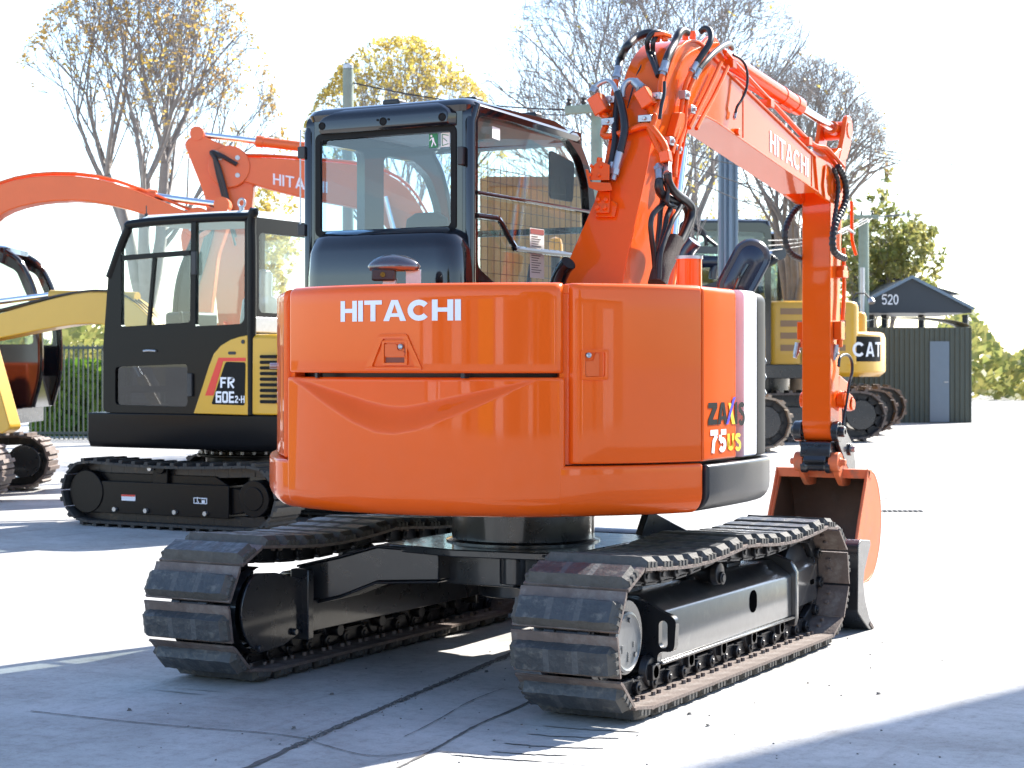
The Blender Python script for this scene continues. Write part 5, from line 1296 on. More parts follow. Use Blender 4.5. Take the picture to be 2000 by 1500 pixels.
hood.loft([[V((x + dx, y + (.03 if y < 5 and i else 0), z)) for (x, y) in hp for dx in (0,)] if True else None for z, i in ((1.003, 0), (1.60, 0), (1.655, 0))] + [[V((-5.20 + (x + 5.20) * .92, y + (5.6 - y) * .04, 1.685)) for x, y in hp]])
HO = hood.build('engine_hood', M['fry'], FX, bev=.012)
v = MB()
for k_ in range(9):
    z = PY(520, 692 + 11.0 * k_, YF).z; v.prism(rrect(-5.095, -4.93, z - .014, z + .014, .013), 'Y', YF - .0105, YF + .03)
islands(v, 'vent_slot', M['blackdecal'], HO)
sp_ = MB(); ypl = fpoly([(380.5, 803), (398, 750), (410, 712), (420, 686), (434, 670), (452, 659), (470, 653), (486, 650), (487, 806)]); sp_.prism(ypl, 'Y', YF - .022, YF - .001)
SPN = sp_.build('lettered_panel', M['fry'], FX, bev=.008)
b = MB(); b.prism(rounded(fpoly([(444, 702), (483, 703), (481, 787), (416, 785)]), .02), 'Y', YF - .0245, YF - .0225); b.build('black_patch', M['blackdecal'], SPN)
b = MB(); b.prism(fpoly([(430, 694), (483, 694), (483, 701), (439, 701), (420, 768), (404, 768)]), 'Y', YF - .0245, YF - .0225); b.build('red_chevron', M['red'], SPN)
p = PY(478, 663, YF); b = MB(); b.cyl((p.x, YF - .02, p.z), (p.x, YF - .028, p.z), .018, n=14); b.prism(rrect(PY(449, 686, YF).x, PY(464, 686, YF).x, PY(455, 688, YF).z, PY(455, 682, YF).z, .012), 'Y', YF - .026, YF - .022); islands(b, 'fastener', M['darkgrey'], SPN)
def ftext(t_, W, gap, x0, x1, yb, yt):
    a, b_, c_ = PY(x0, yb, YF), PY(x1, yb, YF), PY(x0, yt, YF); tot = sum(W) + gap * (len(W) - 1)
    lettering(t_, W, gap, lambda u, v, k: V((a.x + (b_.x - a.x) * u / tot, YF - .0262 - k * .0002, a.z + (c_.z - a.z) * v))).build('lettering', M['white'], SPN, smooth=False, recalc=False)
ftext('FR', [.62, .72], .12, 434, 462, 753, 732); ftext('6OE', [.66, .68, .62], .10, 425, 461, 782, 759.5); ftext('2-H', [.66, .3, .68], .12, 462, 481.5, 782, 768)
fc = MB()
fs = rounded([(-5.19, 1.0), (-5.19, 2.62), (-5.27, 2.715), (-6.42, 2.70), (-6.58, 2.62), (-6.76, 2.25), (-6.82, 1.6), (-6.82, 1.002)], .05)
wA = rounded(fpoly([(382, 428), (478, 424), (477, 620), (470, 628), (381, 633)]), .03); wB = rounded(fpoly([(236, 470), (246, 440), (262, 428), (373, 424), (371, 625), (236, 634)]), .03)
wC = rounded(fpoly([(225, 712), (366, 706), (366, 790), (225, 786)]), .04)
fc.prism(fs, 'Y', YF, YF + .05, holes=[wA, wB, wC]); fc.prism(fs, 'Y', 5.70, 5.75, holes=[wA, wB])
fc.prism([(YF + .05, 1.0), (5.70, 1.0), (5.70, 2.68), (YF + .05, 2.68)], 'X', -5.24, -5.19, holes=[rrect(YF + .11, 5.64, 1.87, 2.55, .05)])
fc.tube([V((-5.205, YF + .02, 1.0)), V((-5.205, YF + .02, 2.58)), V((-5.28, YF + .02, 2.68)), V((-6.42, YF + .02, 2.67)), V((-6.57, YF + .02, 2.59)), V((-6.76, YF + .02, 2.2))], .04, n=10)
fc.bar((-6.75, YF + .04, 1.2), (-6.75, 5.7, 1.2), .06, .06); fc.tube([V((-6.79, 5.7, .9)), V((-6.79, 5.7, 1.7)), V((-6.74, 5.7, 2.2)), V((-6.56, 5.7, 2.6))], .03); fc.box(-6.8, -5.25, YF + .06, 5.69, 1.0, 1.06)
fc.bar(tuple(PY(236, 500, YF + .02)), tuple(PY(372, 489, YF + .02)), .03, .045)
fc.bar(tuple(PY(303, 497, YF + .02)), tuple(PY(291, 632, YF + .02)), .03, .03)
FC = fc.build('cab', M['satin'], FX, bev=.008)
rf = MB(); rf.loft([[V((x, y, z)) for x, y in rrect(-6.50 + i, -5.20 - i, YF + .03 + i, 5.72 - i, .1)] for z, i in ((2.67, 0), (2.71, .01), (2.745, .06), (2.75, .2))]); rf.build('roof', M['roofw'], FC)
for w, y in ((wA, YF + .02), (wB, YF + .02), (wA, 5.72), (wB, 5.72)): g = MB(); g.prism(w, 'Y', y, y + .004); g.build('window', M['glass2'], FC, smooth=False)
g = MB(); g.prism(wC, 'Y', YF + .02, YF + .024); g.build('window', M['dark_pane'], FC, smooth=False)
g = MB(); g.add([V((-5.21, y, z)) for y, z in ((YF + .1, 1.86), (5.65, 1.86), (5.65, 2.56), (YF + .1, 2.56))], [(0, 1, 2, 3)]); g.build('window', M['glass2'], FC, smooth=False)
g = MB(); g.box(-5.205, -5.17, YF + .03, 5.73, 1.70, 1.83); g.build('rear_sill', M['zinc'], FC, bev=.008)
s = MB(); s.box(-5.75, -5.55, 5.05, 5.5, 1.06, 1.30); s.loft([[V((-5.48 + dx, y, z)) for dx, y in rrect(-.07, .07, 5.27 - w_, 5.27 + w_, .05)] for z, w_ in ((1.3, .22), (1.8, .24), (2.0, .20), (2.03, .11), (2.22, .12), (2.26, .08))]); s.build('seat', mat('wrapped_seat', (.28, .31, .31), .25, coat=.5, var=.3), FC, bev=.02)
s = MB(); s.box(-6.5, -6.2, 5.2, 5.6, 1.06, 1.9); s.cyl((-6.1, 5.0, 1.5), (-6.15, 5.0, 1.9), .015); islands(s, 'console', M['darkgrey'], FC, bev=.03)
for z, x in ((2.30, 380), (1.25, 372)): b = MB(); p = PY(x, 640, YF); b.box(p.x - .02, p.x + .03, YF - .025, YF + .005, z - .10, z + .10); b.build('hinge', M['darkgrey'], FC, bev=.006)
b = MB(); b.tube([V((p.x, YF - .012, p.z)) for p in (PY(282, 681, YF), PY(292, 680, YF), PY(306, 681, YF))], .010); b.build('handle', M['zinc'], FC)
b = MB(); p = PY(472, 395, YF + .1); b.tube([V((p.x + .035 * math.cos(rad(a)), YF + .1, 2.81 + .035 * math.sin(rad(a)))) for a in range(0, 361, 30)], .010, n=6); b.cyl((p.x, YF + .1, 2.70), (p.x, YF + .1, 2.775), .022, n=10); b.build('lifting_eye', M['zinc'], FC)
b = MB(); p = PY(286, 400, YF + .1); b.cyl((p.x, YF + .1, 2.69), (p.x, YF + .1, 2.76), .016); b.cyl((p.x, YF + .1, 2.76), (p.x, YF + .1, 2.83), .005); b.build('aerial', M['rubber'], FC)
b = MB(); b.add([V((-5.206, y, z)) for y, z in ((5.45, 1.90), (5.62, 1.90), (5.62, 2.05), (5.45, 2.05))], [(0, 1, 2, 3)]); b.build('warning_sticker', M['yellowdecal'], FC, smooth=False)
bpl = spline([V((-6.95, 1.15, 0)), V((-7.35, 1.75, 0)), V((-8.0, 1.98, 0)), V((-9.6, 1.75, 0))], 6)
bmx = MB(); bmx.prism(thick_line([(p.x, p.y) for p in bpl], [.11 + .05 * math.sin(math.pi * i / (len(bpl) - 1)) for i in range(len(bpl))]), 'Y', 5.9, 6.12); FB = bmx.build('boom', M['fry'], FX, bev=.01)
bmx = MB(); bmx.cyl((-7.5, 6.01, 2.08), (-8.6, 6.01, 2.12), .05, n=18); q_ = bmx.build('arm_cylinder', M['fry'], FX); bmx = MB(); bmx.cyl((-8.6, 6.01, 2.12), (-9.5, 6.01, 2.05), .03, n=14); bmx.build('cylinder_rod', M['chrome'], q_)
bmx = MB(); bmx.cyl((-7.1, 6.01, .8), (-7.45, 6.01, 1.3), .05, n=18); q_ = bmx.build('boom_cylinder', M['fry'], FX); bmx = MB(); bmx.cyl((-7.45, 6.01, 1.3), (-7.75, 6.01, 1.75), .03, n=14); bmx.build('cylinder_rod', M['chrome'], q_)
for dy in (.03, .08, .13): bmx = MB(); bmx.tube([V((p.x + .03, 5.9 + dy, p.y + .17)) for p in bpl[2:]], .012, n=6, smooth=False); bmx.build('hydraulic_hose', M['rubber'], FB)
bmx = MB(); bmx.prism(rounded(thick_line([(-9.75, 2.1), (-9.6, 1.75), (-9.15, .75)], [.08, .15, .08]), .05), 'Y', 5.93, 6.10); bmx.build('arm', M['fry'], FX, bev=.01)

FX.location.z = GZ
# ================================================================= container and truck seen through the cab's side window
CT = thing('container', 'tan corrugated container behind the cab, seen through its side window', 'container', GD(1035, 27))
ct = MB(); a, b_ = GD(950, 27), GD(1130, 27); ud = (b_ - a).normalized(); nd = V((-ud.y, ud.x, 0)); Lc = (b_ - a).length
n = int(Lc / .14); pts = []
for i in range(n + 1): pts.append(a + ud * (Lc * i / n) - nd * (.035 if i % 2 else 0)); pts.append(a + ud * (Lc * min(1, (i + .5) / n)) - nd * (.035 if i % 2 else 0))
ct.loft([[V((p.x, p.y, .12)), V((p.x, p.y, 4.1))] for p in pts], closed=False)
ct.loft([[V((p.x, p.y, z)) for p in (a + nd * .04, b_ + nd * .04, b_ + nd * 2.4, a + nd * 2.4)] for z in (.12, 4.12)])
for p in (a, b_): ct.bar((p.x, p.y, .0), (p.x, p.y, 4.15), .14, .14, up=(1, 0, 0))
ct.build('body', mat('tan_steel', (.42, .24, .09), .55, var=.15, vscale=2), CT)
d_ = MB(); d_.bar(a + V((0, 0, 4.12)) - nd * .02, b_ + V((0, 0, 4.12)) - nd * .02, .12, .14); d_.build('top_rail', M['brown'], CT)
TK = thing('truck', 'white utility truck with an orange beacon, seen through the cab side window', 'truck', GD(1080, 20))
tk = MB(); c0_ = GD(1080, 20); ur = V((CC, SS, 0)); ud_ = V((-SS, CC, 0))
def TP(r, d, z): return c0_ + ur * r + ud_ * d + V((0, 0, z))
tk.loft([[TP(r, d, z) for r, d in ((-1.0 + i, 0), (.95 - i, 0), (.95 - i, 2.2), (-1.0 + i, 2.2))] for z, i in ((.55, 0), (1.35, 0), (2.15, .12), (2.25, .22))]); tk.build('cab', M['roofw'], TK, bev=.05)
tk = MB(); tk.loft([[TP(-.82, -.012, 1.42), TP(.78, -.012, 1.42)], [TP(-.74, -.012, 2.08), TP(.70, -.012, 2.08)]], closed=False); tk.build('window', M['glass'], TK)
tk = MB(); tk.loft([[TP(r, d, z) for r, d in ((-1.05, 2.3), (1.0, 2.3), (1.0, 5.5), (-1.05, 5.5))] for z in (.75, 1.25)]); tk.build('tray', M['zinc'], TK, bev=.02)
for r in (-.85, .82):
    for dd in (.9, 4.3): tk = MB(); tk.cyl(TP(r - .12, dd, .38), TP(r + .12, dd, .38), .38, n=24); w_ = tk.build('wheel', M['rubber'], TK, bev=.03)
tk = MB(); p = PD(1085, 478, 20); tk.cyl(V((p.x, p.y, 2.24)), V((p.x, p.y, 2.62)), .05, n=14); BCN = tk.build('beacon_post', M['darkgrey'], TK)
tk = MB(); tk.lathe((p.x, p.y, 2.62), (0, 0, 1), [(0, .085), (.10, .08), (.16, .06), (.18, .01)], 18); islands(tk, 'beacon', M['lens'], TK)
# ================================================================= trees
def make_tree(name, label, base, H, spread, seed, levels=6, trunk_r=.22, fork=.18, stems=3, leaf=None, nleaf=0, leafsize=.10, barkm='bark', lean=(0, 0), up=.25, leaftop=False, droop=0, group=None, minr=.0075, dome=False, fit=None):
    rn = random.Random(seed); R0 = thing(name, label, 'tree', base, group)
    tr, cr = MB(), MB(); tips = []
    def seg(mb, p, q, r0, r1, n):
        d = q - p
        if d.length < 1e-4: return
        d.normalize(); a = d.orthogonal().normalized(); b = d.cross(a); B0 = len(mb.v)
        for c, r in ((p, r0), (q, r1)):
            for i in range(n):
                t = 2 * math.pi * i / n; w = c + a * (r * math.cos(t)) + b * (r * math.sin(t)); mb.v.append((w.x, w.y, w.z))
        for i in range(n):
            j = (i + 1) % n; mb.f.append((B0 + i, B0 + j, B0 + n + j, B0 + n + i)); mb.m.append(0)
    def grow(p, d, L, r, lv):
        n = 7 if lv < 2 else (5 if lv < 4 else 3); mb = tr if lv < 2 else cr
        steps = 4 if lv < 3 else (3 if lv < levels - 1 else 2); q = p; r0 = r
        for k in range(steps):
            d = (d + V((rn.gauss(0, .065), rn.gauss(0, .065), rn.gauss(0, .05) + up * .12 - droop * .03 * lv))).normalized()
            e = q + d * (L / steps); r1 = max(minr * .6, r0 * .86)
            seg(mb, q, e, r0, r1, n); q, r0 = e, r1
            if lv < levels and k >= (1 if lv else 2) and rn.random() < .85:
                child(q, d, L * rn.uniform(.5, .75), r0 * rn.uniform(.45, .6), lv + 1)
        if lv < levels:
            for _ in range(2): child(q, d, L * rn.uniform(.62, .85), r0 * rn.uniform(.65, .8), lv + 1)
        else: tips.append((q, d))
        if lv >= levels - 1: tips.append((q, d))
    def child(p, d, L, r, lv):
        ax = V((rn.gauss(0, 1), rn.gauss(0, 1), rn.gauss(0, 1))); ax = (ax - d * ax.dot(d)).normalized(); ang = rn.uniform(.26, .66) * (1 if lv > 1 else .8)
        nd = (d * math.cos(ang) + ax * math.sin(ang)); nd.z += up * .35; nd.x *= spread; nd.y *= spread
        grow(p, nd.normalized(), L, max(minr, r), lv)
    b = V(base); d0 = V((lean[0], lean[1], 1)).normalized()
    hf = H * fork; seg(tr, b - V((0, 0, .1)), b + d0 * hf * .5, trunk_r * 1.25, trunk_r, 10); seg(tr, b + d0 * hf * .5, b + d0 * hf, trunk_r, trunk_r * .85, 10)
    for k in range(stems):
        a = 2 * math.pi * (k + rn.random() * .5) / stems; t = rn.uniform(.22, .5) if stems > 1 else .05
        nd = V((math.cos(a) * math.sin(t) * spread, math.sin(a) * math.sin(t) * spread, math.cos(t)))
        grow(b + d0 * hf, (nd + d0 * .3).normalized(), H * .30 * rn.uniform(.85, 1.1), trunk_r * .62, 1)
    if fit and tips:                     # stretch the grown crown to the wanted half width and height
        zs = sorted(t[0].z for t in tips); ws = sorted(math.hypot(t[0].x - b.x, t[0].y - b.y) for t in tips)
        pc = (.80, .86) if dome else (.93, .985)
        kz = (fit[1] - b.z) / (zs[int(len(zs) * pc[1])] - b.z); kx = fit[0] / ws[int(len(ws) * pc[0])]; hc = (fit[1] - b.z) * .5
        def sc(p):
            x, y, z = (p[0] - b.x) * kx, (p[1] - b.y) * kx, (p[2] - b.z) * kz
            if dome:                         # shoots past the crown's outline are held back to it, which rounds the crown
                q = math.sqrt((x * x + y * y) / (fit[0] * 1.05) ** 2 + ((z - hc) / hc) ** 2)
                if q > .78 and z > hc * .5: k = (.78 + .22 * math.tanh((q - .78) / .22)) / q; x, y, z = x * k, y * k, hc + (z - hc) * k
            return (b.x + x, b.y + y, b.z + z)
        tr.v = [sc(p) for p in tr.v]; cr.v = [sc(p) for p in cr.v]; tips = [(V(sc(p)), d) for p, d in tips]
    TRK = tr.build('trunk', M[barkm], R0, recalc=False, ang=80); CRW = cr.build('crown', M[barkm], R0, recalc=False, ang=80)
    if leaf and tips:
        lf = MB(); zs = sorted(t[0].z for t in tips); zc = zs[int(len(zs) * .55)]
        for _ in range(nleaf):
            p, d = rn.choice(tips)
            if leaftop and p.z < zc and rn.random() < .6: continue
            c = p - d * rn.uniform(0, .10) + V((rn.gauss(0, .035), rn.gauss(0, .035), rn.gauss(0, .035) - .02)); s = leafsize * rn.uniform(.6, 1.3)
            a = V((rn.gauss(0, 1), rn.gauss(0, 1), rn.gauss(0, 1))).normalized(); e = a.orthogonal().normalized()
            if rn.random() < .5: e = a.cross(e)
            B0 = len(lf.v)
            for w in (c - a * s, c + e * s * .55, c + a * s, c - e * s * .55): lf.v.append((w.x, w.y, w.z))
            lf.f.append((B0, B0 + 1, B0 + 2, B0 + 3)); lf.m.append(0)
        lf.build('leaves', M[leaf], CRW, recalc=False, smooth=False)
    return R0
make_tree('tree', 'tall thinning autumn tree with golden leaves at the left edge', GD(285, 33), 10.2, .95, 11, levels=6, trunk_r=.26, fork=.28, stems=4, leaf='leaf_gold', nleaf=4200, leafsize=.045, up=.30, dome=True, fit=(2.5, 8.9))
make_tree('tree', 'round yellow topped tree behind the cab roof and the left wooden pole', GD(785, 44), 9.8, 1.15, 23, levels=6, trunk_r=.22, fork=.24, stems=5, leaf='leaf_pale', nleaf=9000, leafsize=.06, leaftop=True, up=.32, dome=True, fit=(2.6, 9.35))
make_tree('tree', 'largest bare tree, behind the top of the orange boom', GD(1278, 33), 11.5, 1.2, 5, levels=6, trunk_r=.20, fork=.20, stems=9, leaf='leaf_pale', nleaf=150, leafsize=.045, up=.25, dome=True, fit=(3.35, 9.2))
make_tree('tree', 'bare tree with a thick grey trunk behind the hanging arm', GD(1550, 36), 9.6, 1.15, 42, levels=6, trunk_r=.28, fork=.24, stems=7, leaf='leaf_gold', nleaf=150, leafsize=.05, up=.28, dome=True, fit=(2.2, 7.7))
make_tree('tree', 'low twiggy tree with a few yellow leaves beside the blue grey column', GD(1470, 50), 6.6, 1.1, 77, levels=6, trunk_r=.12, fork=.12, stems=6, leaf='leaf_pale', nleaf=1500, leafsize=.06, up=.30, fit=(1.7, 5.9))
make_tree('tree', 'leafy olive green tree at the right edge above the lettered gable', GD(1722, 52), 7.6, 1.2, 91, levels=5, trunk_r=.2, fork=.2, stems=6, leaf='leaf_olive', nleaf=5500, leafsize=.11, up=.25, fit=(2.0, 6.3))
make_tree('tree', 'slim leaning bare tree with one long grey trunk right of the boom', GD(1338, 27), 6.4, .9, 131, levels=4, trunk_r=.075, fork=.62, stems=3, leaf='leaf_pale', nleaf=120, leafsize=.035, up=.28, fit=(.9, 5.4))
make_tree('tree', 'pale yellow leaved small tree low between the left tree and the cab', GD(520, 48), 6.2, 1.2, 61, levels=5, trunk_r=.15, fork=.2, stems=5, leaf='leaf_pale', nleaf=3500, leafsize=.07, up=.25, fit=(1.1, 6.2))
# far-off planting that closes the horizon
hg = MB(); rn = random.Random(3)
for _ in range(16000):
    x = rn.uniform(-300, 2300); d = rn.uniform(72, 86); p = GD(x, d); top = 2.2 + 1.0 * math.sin(x * .011) + .7 * math.sin(x * .037 + 1)
    c = p + V((0, 0, rn.random() ** .7 * top)); s = rn.uniform(.15, .35); a = V((rn.gauss(0, 1), rn.gauss(0, 1), rn.gauss(0, 1))).normalized(); e = a.orthogonal().normalized()
    hg.add([c - a * s, c + e * s * .6, c + a * s, c - e * s * .6], [(0, 1, 2, 3)])
tag(hg.build('far_planting', M['leaf_olive'], smooth=False, recalc=False), kind='stuff')
# bright hedge and railing glimpsed under the yellow and black machine
hg = MB()
for _ in range(9000):
    x = rn.uniform(60, 470); d = rn.uniform(36.5, 38.0); p = GD(x, d); c = p + V((0, 0, rn.random() * 1.5)); s = rn.uniform(.06, .12); a = V((rn.gauss(0, 1), rn.gauss(0, 1), rn.gauss(0, 1))).normalized(); e = a.orthogonal().normalized()
    hg.add([c - a * s, c + e * s * .6, c + a * s, c - e * s * .6], [(0, 1, 2, 3)])
tag(hg.build('hedge', M['leaf_green'], smooth=False, recalc=False), 'bright green hedge behind the railing, under the yellow and black machine', 'hedge')
FN = thing('railing_fence', 'dark upright railing in front of the bright green hedge', 'fence', GD(265, 35))
rl = MB(); a, b_ = GD(60, 35), GD(470, 35)
for z in (.12, 1.75): rl.bar(a + V((0, 0, z)), b_ + V((0, 0, z)), .04, .05)
RL = islands(rl, 'rail', M['shed'], FN); rl = MB()
for i in range(45): p = a.lerp(b_, i / 44); rl.bar(p, p + V((0, 0, 1.8)), .025, .025, up=(1, 0, 0))
rl.build('bars', M['shed'], FN)

# ================================================================= poles, wires, column
def pole(x, d, ytop, r, label, arm=None):
    b = GD(x, d); zt = CH + (HY - ytop) * d / F; P = thing('utility_pole', label, 'utility pole', b)
    m = MB(); m.lathe(b, (0, 0, 1), [(0, r * 1.15), (zt * .5, r * 1.05), (zt - .03, r), (zt, r * .9), (zt + .004, .01)], 20); PO = m.build('pole', M['wood'], P)
    cpm = MB(); cpm.lathe(b + V((0, 0, zt + .004)), (0, 0, 1), [(0, r * .98), (.05, r * .98), (.07, r * .7), (.072, .01)], 20); cpm.build('cap', M['zinc'], PO)
    if arm:
        m = MB(); p, q = PD(arm[0], arm[1], d - .15), PD(arm[2], arm[3], d - .15); m.bar(p, q, .10, .11); m.build('crossarm', M['wood'], P, bev=.01)
        m = MB()
        for t in (.1, .45, .8): s = p.lerp(q, t) + V((0, 0, .055)); m.lathe(s, (0, 0, 1), [(0, .025), (.04, .04), (.06, .02), (.09, .04), (.11, .01)], 10)
        islands(m, 'insulator', M['darkgrey'], P)
    return zt
pole(680, 25, 132, .074, 'wooden pole rising behind the left side of the cab roof')
pole(1166, 24, 210, .080, 'wooden pole with a crossarm beside the left of the boom', (1103, 216, 1185, 210))
zt = pole(1687, 47, 432, .13, 'grey wooden pole at the right behind the lettered gable', (1655, 424, 1716, 424))
cg = MB(); b = GD(1684, 46.7); cg.cyl(b + V((0, 0, 0)), b + V((0, 0, 3.9)), .06, n=12); cg.build('cable_guard', M['zinc'], [o for o in COL.objects if o.get('label', '').startswith('grey wooden pole')][0])
wr = MB()
def wire(p, q, sag, r=.012):
    wr.tube([p.lerp(q, i / 10) - V((0, 0, sag * 4 * (i / 10) * (1 - i / 10))) for i in range(11)], r, n=5, smooth=False)
for k in range(4): wire(PD(1500 + 10 * k, 250 + 8 * k, 40), PD(2300, 345 + 9 * k, 44), .25)
for k in range(3): wire(PD(1690 + 8 * k, 425, 47), PD(1500, 470 + 10 * k, 30), .15, .009); wire(PD(1700, 424, 47), PD(2300, 300 + 20 * k, 60), .3, .010)
wire(PD(682, 160, 25), PD(1166, 215, 24), .10, .010); wire(PD(1110, 225, 24), PD(700, 150, 40), .2, .009)
for k in range(3): wire(PD(1180, 230 + 6 * k, 24), PD(1500, 330 + 40 * k, 26), .12, .008)
tag(wr.build('overhead_wire', M['wire'], recalc=False), 'thin dark overhead wires strung between the poles', 'wire')
CLM = thing('steel_column', 'tall blue grey fluted steel column under the orange boom', 'column', GD(1422, 26))
c = MB(); b = GD(1422, 26); ur = V((CC, SS, 0)); ud_ = V((-SS, CC, 0)); hwid = 19 * 26 / F
prof = [(-1, .0), (-1, -.5), (-.82, -.62), (-.80, -.35), (-.55, -.35), (-.5, -.6), (-.30, -.7), (-.22, -.5), (-.05, -.45), (.0, -.7), (.35, -.75), (.42, -.4), (.62, -.4), (.68, -.65), (.95, -.6), (1, -.3), (1, .6), (-1, .6)]
c.loft([[b + ur * (u * hwid) + ud_ * (w * hwid) + V((0, 0, z)) for u, w in prof] for z in (0, CH + (HY - 205) * 26 / F)])
c.build('shaft', M['slate'], CLM)
c = MB(); c.loft([[b + ur * (u * hwid * 1.5) + ud_ * (w * hwid * 1.5) + V((0, 0, z)) for u, w in ((-1, -1), (1, -1), (1, 1), (-1, 1))] for z in (0, .03)]); c.build('base_plate', M['zinc'], CLM)

# ================================================================= lettered gable and the shed at the right
GB = thing('gable_shelter', 'dark navy gabled shelter lettered 520, above the dark green shed', 'shelter', GD(1775, 47))
D5 = 47.0
def GP(x, y, dd=0): return PD(x, y, D5 + dd)
g = MB(); tri = [(1662, 604), (1780, 543), (1898, 604), (1898, 611), (1662, 611)]
g.loft([[GP(x, y) for x, y in tri], [PD(x, y, D5) + ud_ * 4 for x, y in tri]]); GO = g.build('gable', M['sign'], GB)
rl = MB(); 
for p, q in (((1660, 603), (1780, 541)), ((1780, 541), (1900, 603))): rl.bar(GP(*p) - ud_ * .06, GP(*q) - ud_ * .06, .12, .07)
islands(rl, 'barge_board', M['slate'], GO)
a, e = PD(1722, 595, D5), PD(1754, 595, D5); hh = 20 * D5 / F; tt = .62 * 3 + .2
T = .13; h = T / 2
lettering('520', [.62, .62, .62], .10, lambda u, v, k: a.lerp(e, u / tt) - ud_ * (.03 + .002 * k) + V((0, 0, v * hh))).build('lettering', M['white'], GO, smooth=False, recalc=False)
T = .19; h = T / 2
p_ = MB()
for x in (1674, 1703, 1728, 1800, 1886): b = GD(x, D5 + .5); p_.bar(b, b + V((0, 0, CH + (HY - 612) * D5 / F)), .14, .14, up=(1, 0, 0))
islands(p_, 'post', M['sign'], GB)
bx = MB(); bx.loft([[PD(x, y, D5 + 4.5) for x, y in ((1718, 575), (1718, 536), (1800, 552), (1880, 575))], [PD(x, y, D5 + 4.5) + ud_ * 2 for x, y in ((1718, 575), (1718, 536), (1800, 552), (1880, 575))]]); bx.build('roof_vent', M['sign'], GB)
SHD = thing('shed', 'dark green grey shed with a pale arched roof, right of the yellow machines', 'shed', GD(1780, 45))
s = MB(); c0_ = GD(1780, 45); w2 = 118 * 45 / F; zt = CH + (HY - 638) * 45 / F
rib = []
for i in range(24):
    a_ = -w2 + 2 * w2 * i / 24; q_ = 2 * w2 / 24; rib += [(a_, 0), (a_ + q_ * .62, 0), (a_ + q_ * .68, -.03), (a_ + q_ * .92, -.03), (a_ + q_ * .99, 0)]
s.loft([[c0_ + ur * r + ud_ * d_ + V((0, 0, z)) for r, d_ in rib + [(w2, 1.5), (-w2, 1.5)]] for z in (0, zt)]); WL = s.build('wall', M['shed'], SHD)
s = MB(); s.loft([[c0_ + ur * r + ud_ * d_ + V((0, 0, z)) for r, d_ in ((w2 * .30, -.045), (w2 * .62, -.045), (w2 * .62, -.031), (w2 * .30, -.031))] for z in (.02, 2.0)]); DRo = s.build('door', M['slate'], SHD)
s = MB(); s.obox(c0_ + ur * w2 * .57 + ud_ * -.06 + V((0, 0, 1.0)), ur * .05, ud_ * .015, V((0, 0, .012))); s.build('handle', M['zinc'], DRo)
s = MB(); s.loft([[c0_ + ur * r + ud_ * d_ + V((0, 0, zt + .012 + .24 * (1 - (r / w2) ** 2) ** .6 if abs(r) < w2 else zt + .012)) for r in [w2 * (-1.02 + 2.04 * i / 20) if abs(-1.02 + 2.04 * i / 20) < 1 else math.copysign(w2, -1.02 + 2.04 * i / 20) for i in range(21)]] for d_ in (-.05, 1.6)], closed=False); s.build('roof', M['roofw'], SHD)
LP_ = thing('flood_lamp', 'small floodlight on a thin bent bracket beside the lettered gable', 'lamp', GD(1664, 44))
l = MB(); b = GD(1664, 44); l.tube([b, PD(1664, 640, 44), PD(1664, 585, 44), PD(1672, 573, 44), PD(1690, 573, 44), PD(1698, 582, 44)], .022, n=7, smooth=False); l.build('bracket', M['wire'], LP_)
l = MB(); p = PD(1700, 588, 44); l.lathe(p + V((0, 0, .08)), V((.4, -.3, -1)), [(0, .03), (.05, .07), (.14, .085), (.16, .02)], 14); l.build('lamp_head', M['zinc'], LP_)

# ================================================================= ground
gm = bpy.data.materials.new('concrete'); gm.use_nodes = True; nt = gm.node_tree; N = nt.nodes; L = nt.links; b = N['Principled BSDF']
tc = N.new('ShaderNodeTexCoord')
def noise(sc, det=6, ro=.6, vec=None):
    n = N.new('ShaderNodeTexNoise'); n.inputs['Scale'].default_value = sc; n.inputs['Detail'].default_value = det; n.inputs['Roughness'].default_value = ro; L.new(vec or tc.outputs['Object'], n.inputs['Vector']); return n
def ramp(src, p0, c0, p1, c1):
    r = N.new('ShaderNodeValToRGB'); r.color_ramp.elements[0].position = p0; r.color_ramp.elements[1].position = p1; r.color_ramp.elements[0].color = (*c0, 1); r.color_ramp.elements[1].color = (*c1, 1); L.new(src, r.inputs['Fac']); return r
def mul(a, bb, f=1.0):
    m = N.new('ShaderNodeMix'); m.data_type = 'RGBA'; m.blend_type = 'MULTIPLY'; m.inputs['Factor'].default_value = f; L.new(a, m.inputs['A']); L.new(bb, m.inputs['B']); return m
r1 = ramp(noise(.7, 8, .65).outputs['Fac'], .3, (.40, .395, .385), .7, (.52, .515, .50))
mp = N.new('ShaderNodeMapping'); mp.inputs['Rotation'].default_value = (0, 0, .45); mp.inputs['Scale'].default_value = (.7, 1.6, 1); L.new(tc.outputs['Object'], mp.inputs['Vector'])
r2 = ramp(noise(1.6, 7, .7, mp.outputs['Vector']).outputs['Fac'], .30, (.74, .73, .72), .62, (1, 1, 1))
r3 = ramp(noise(26, 5, .7).outputs['Fac'], .28, (.74, .73, .72), .52, (1, 1, 1))
r4 = ramp(noise(110, 3, .7).outputs['Fac'], .3, (.86, .86, .86), .55, (1.0, 1.0, 1.0))
c1 = mul(r1.outputs['Color'], r2.outputs['Color']); c2 = mul(c1.outputs['Result'], r3.outputs['Color']); r5 = ramp(noise(.33, 9, .75).outputs['Fac'], .40, (.80, .79, .77), .56, (1, 1, 1)); c2 = mul(c2.outputs['Result'], r5.outputs['Color'])
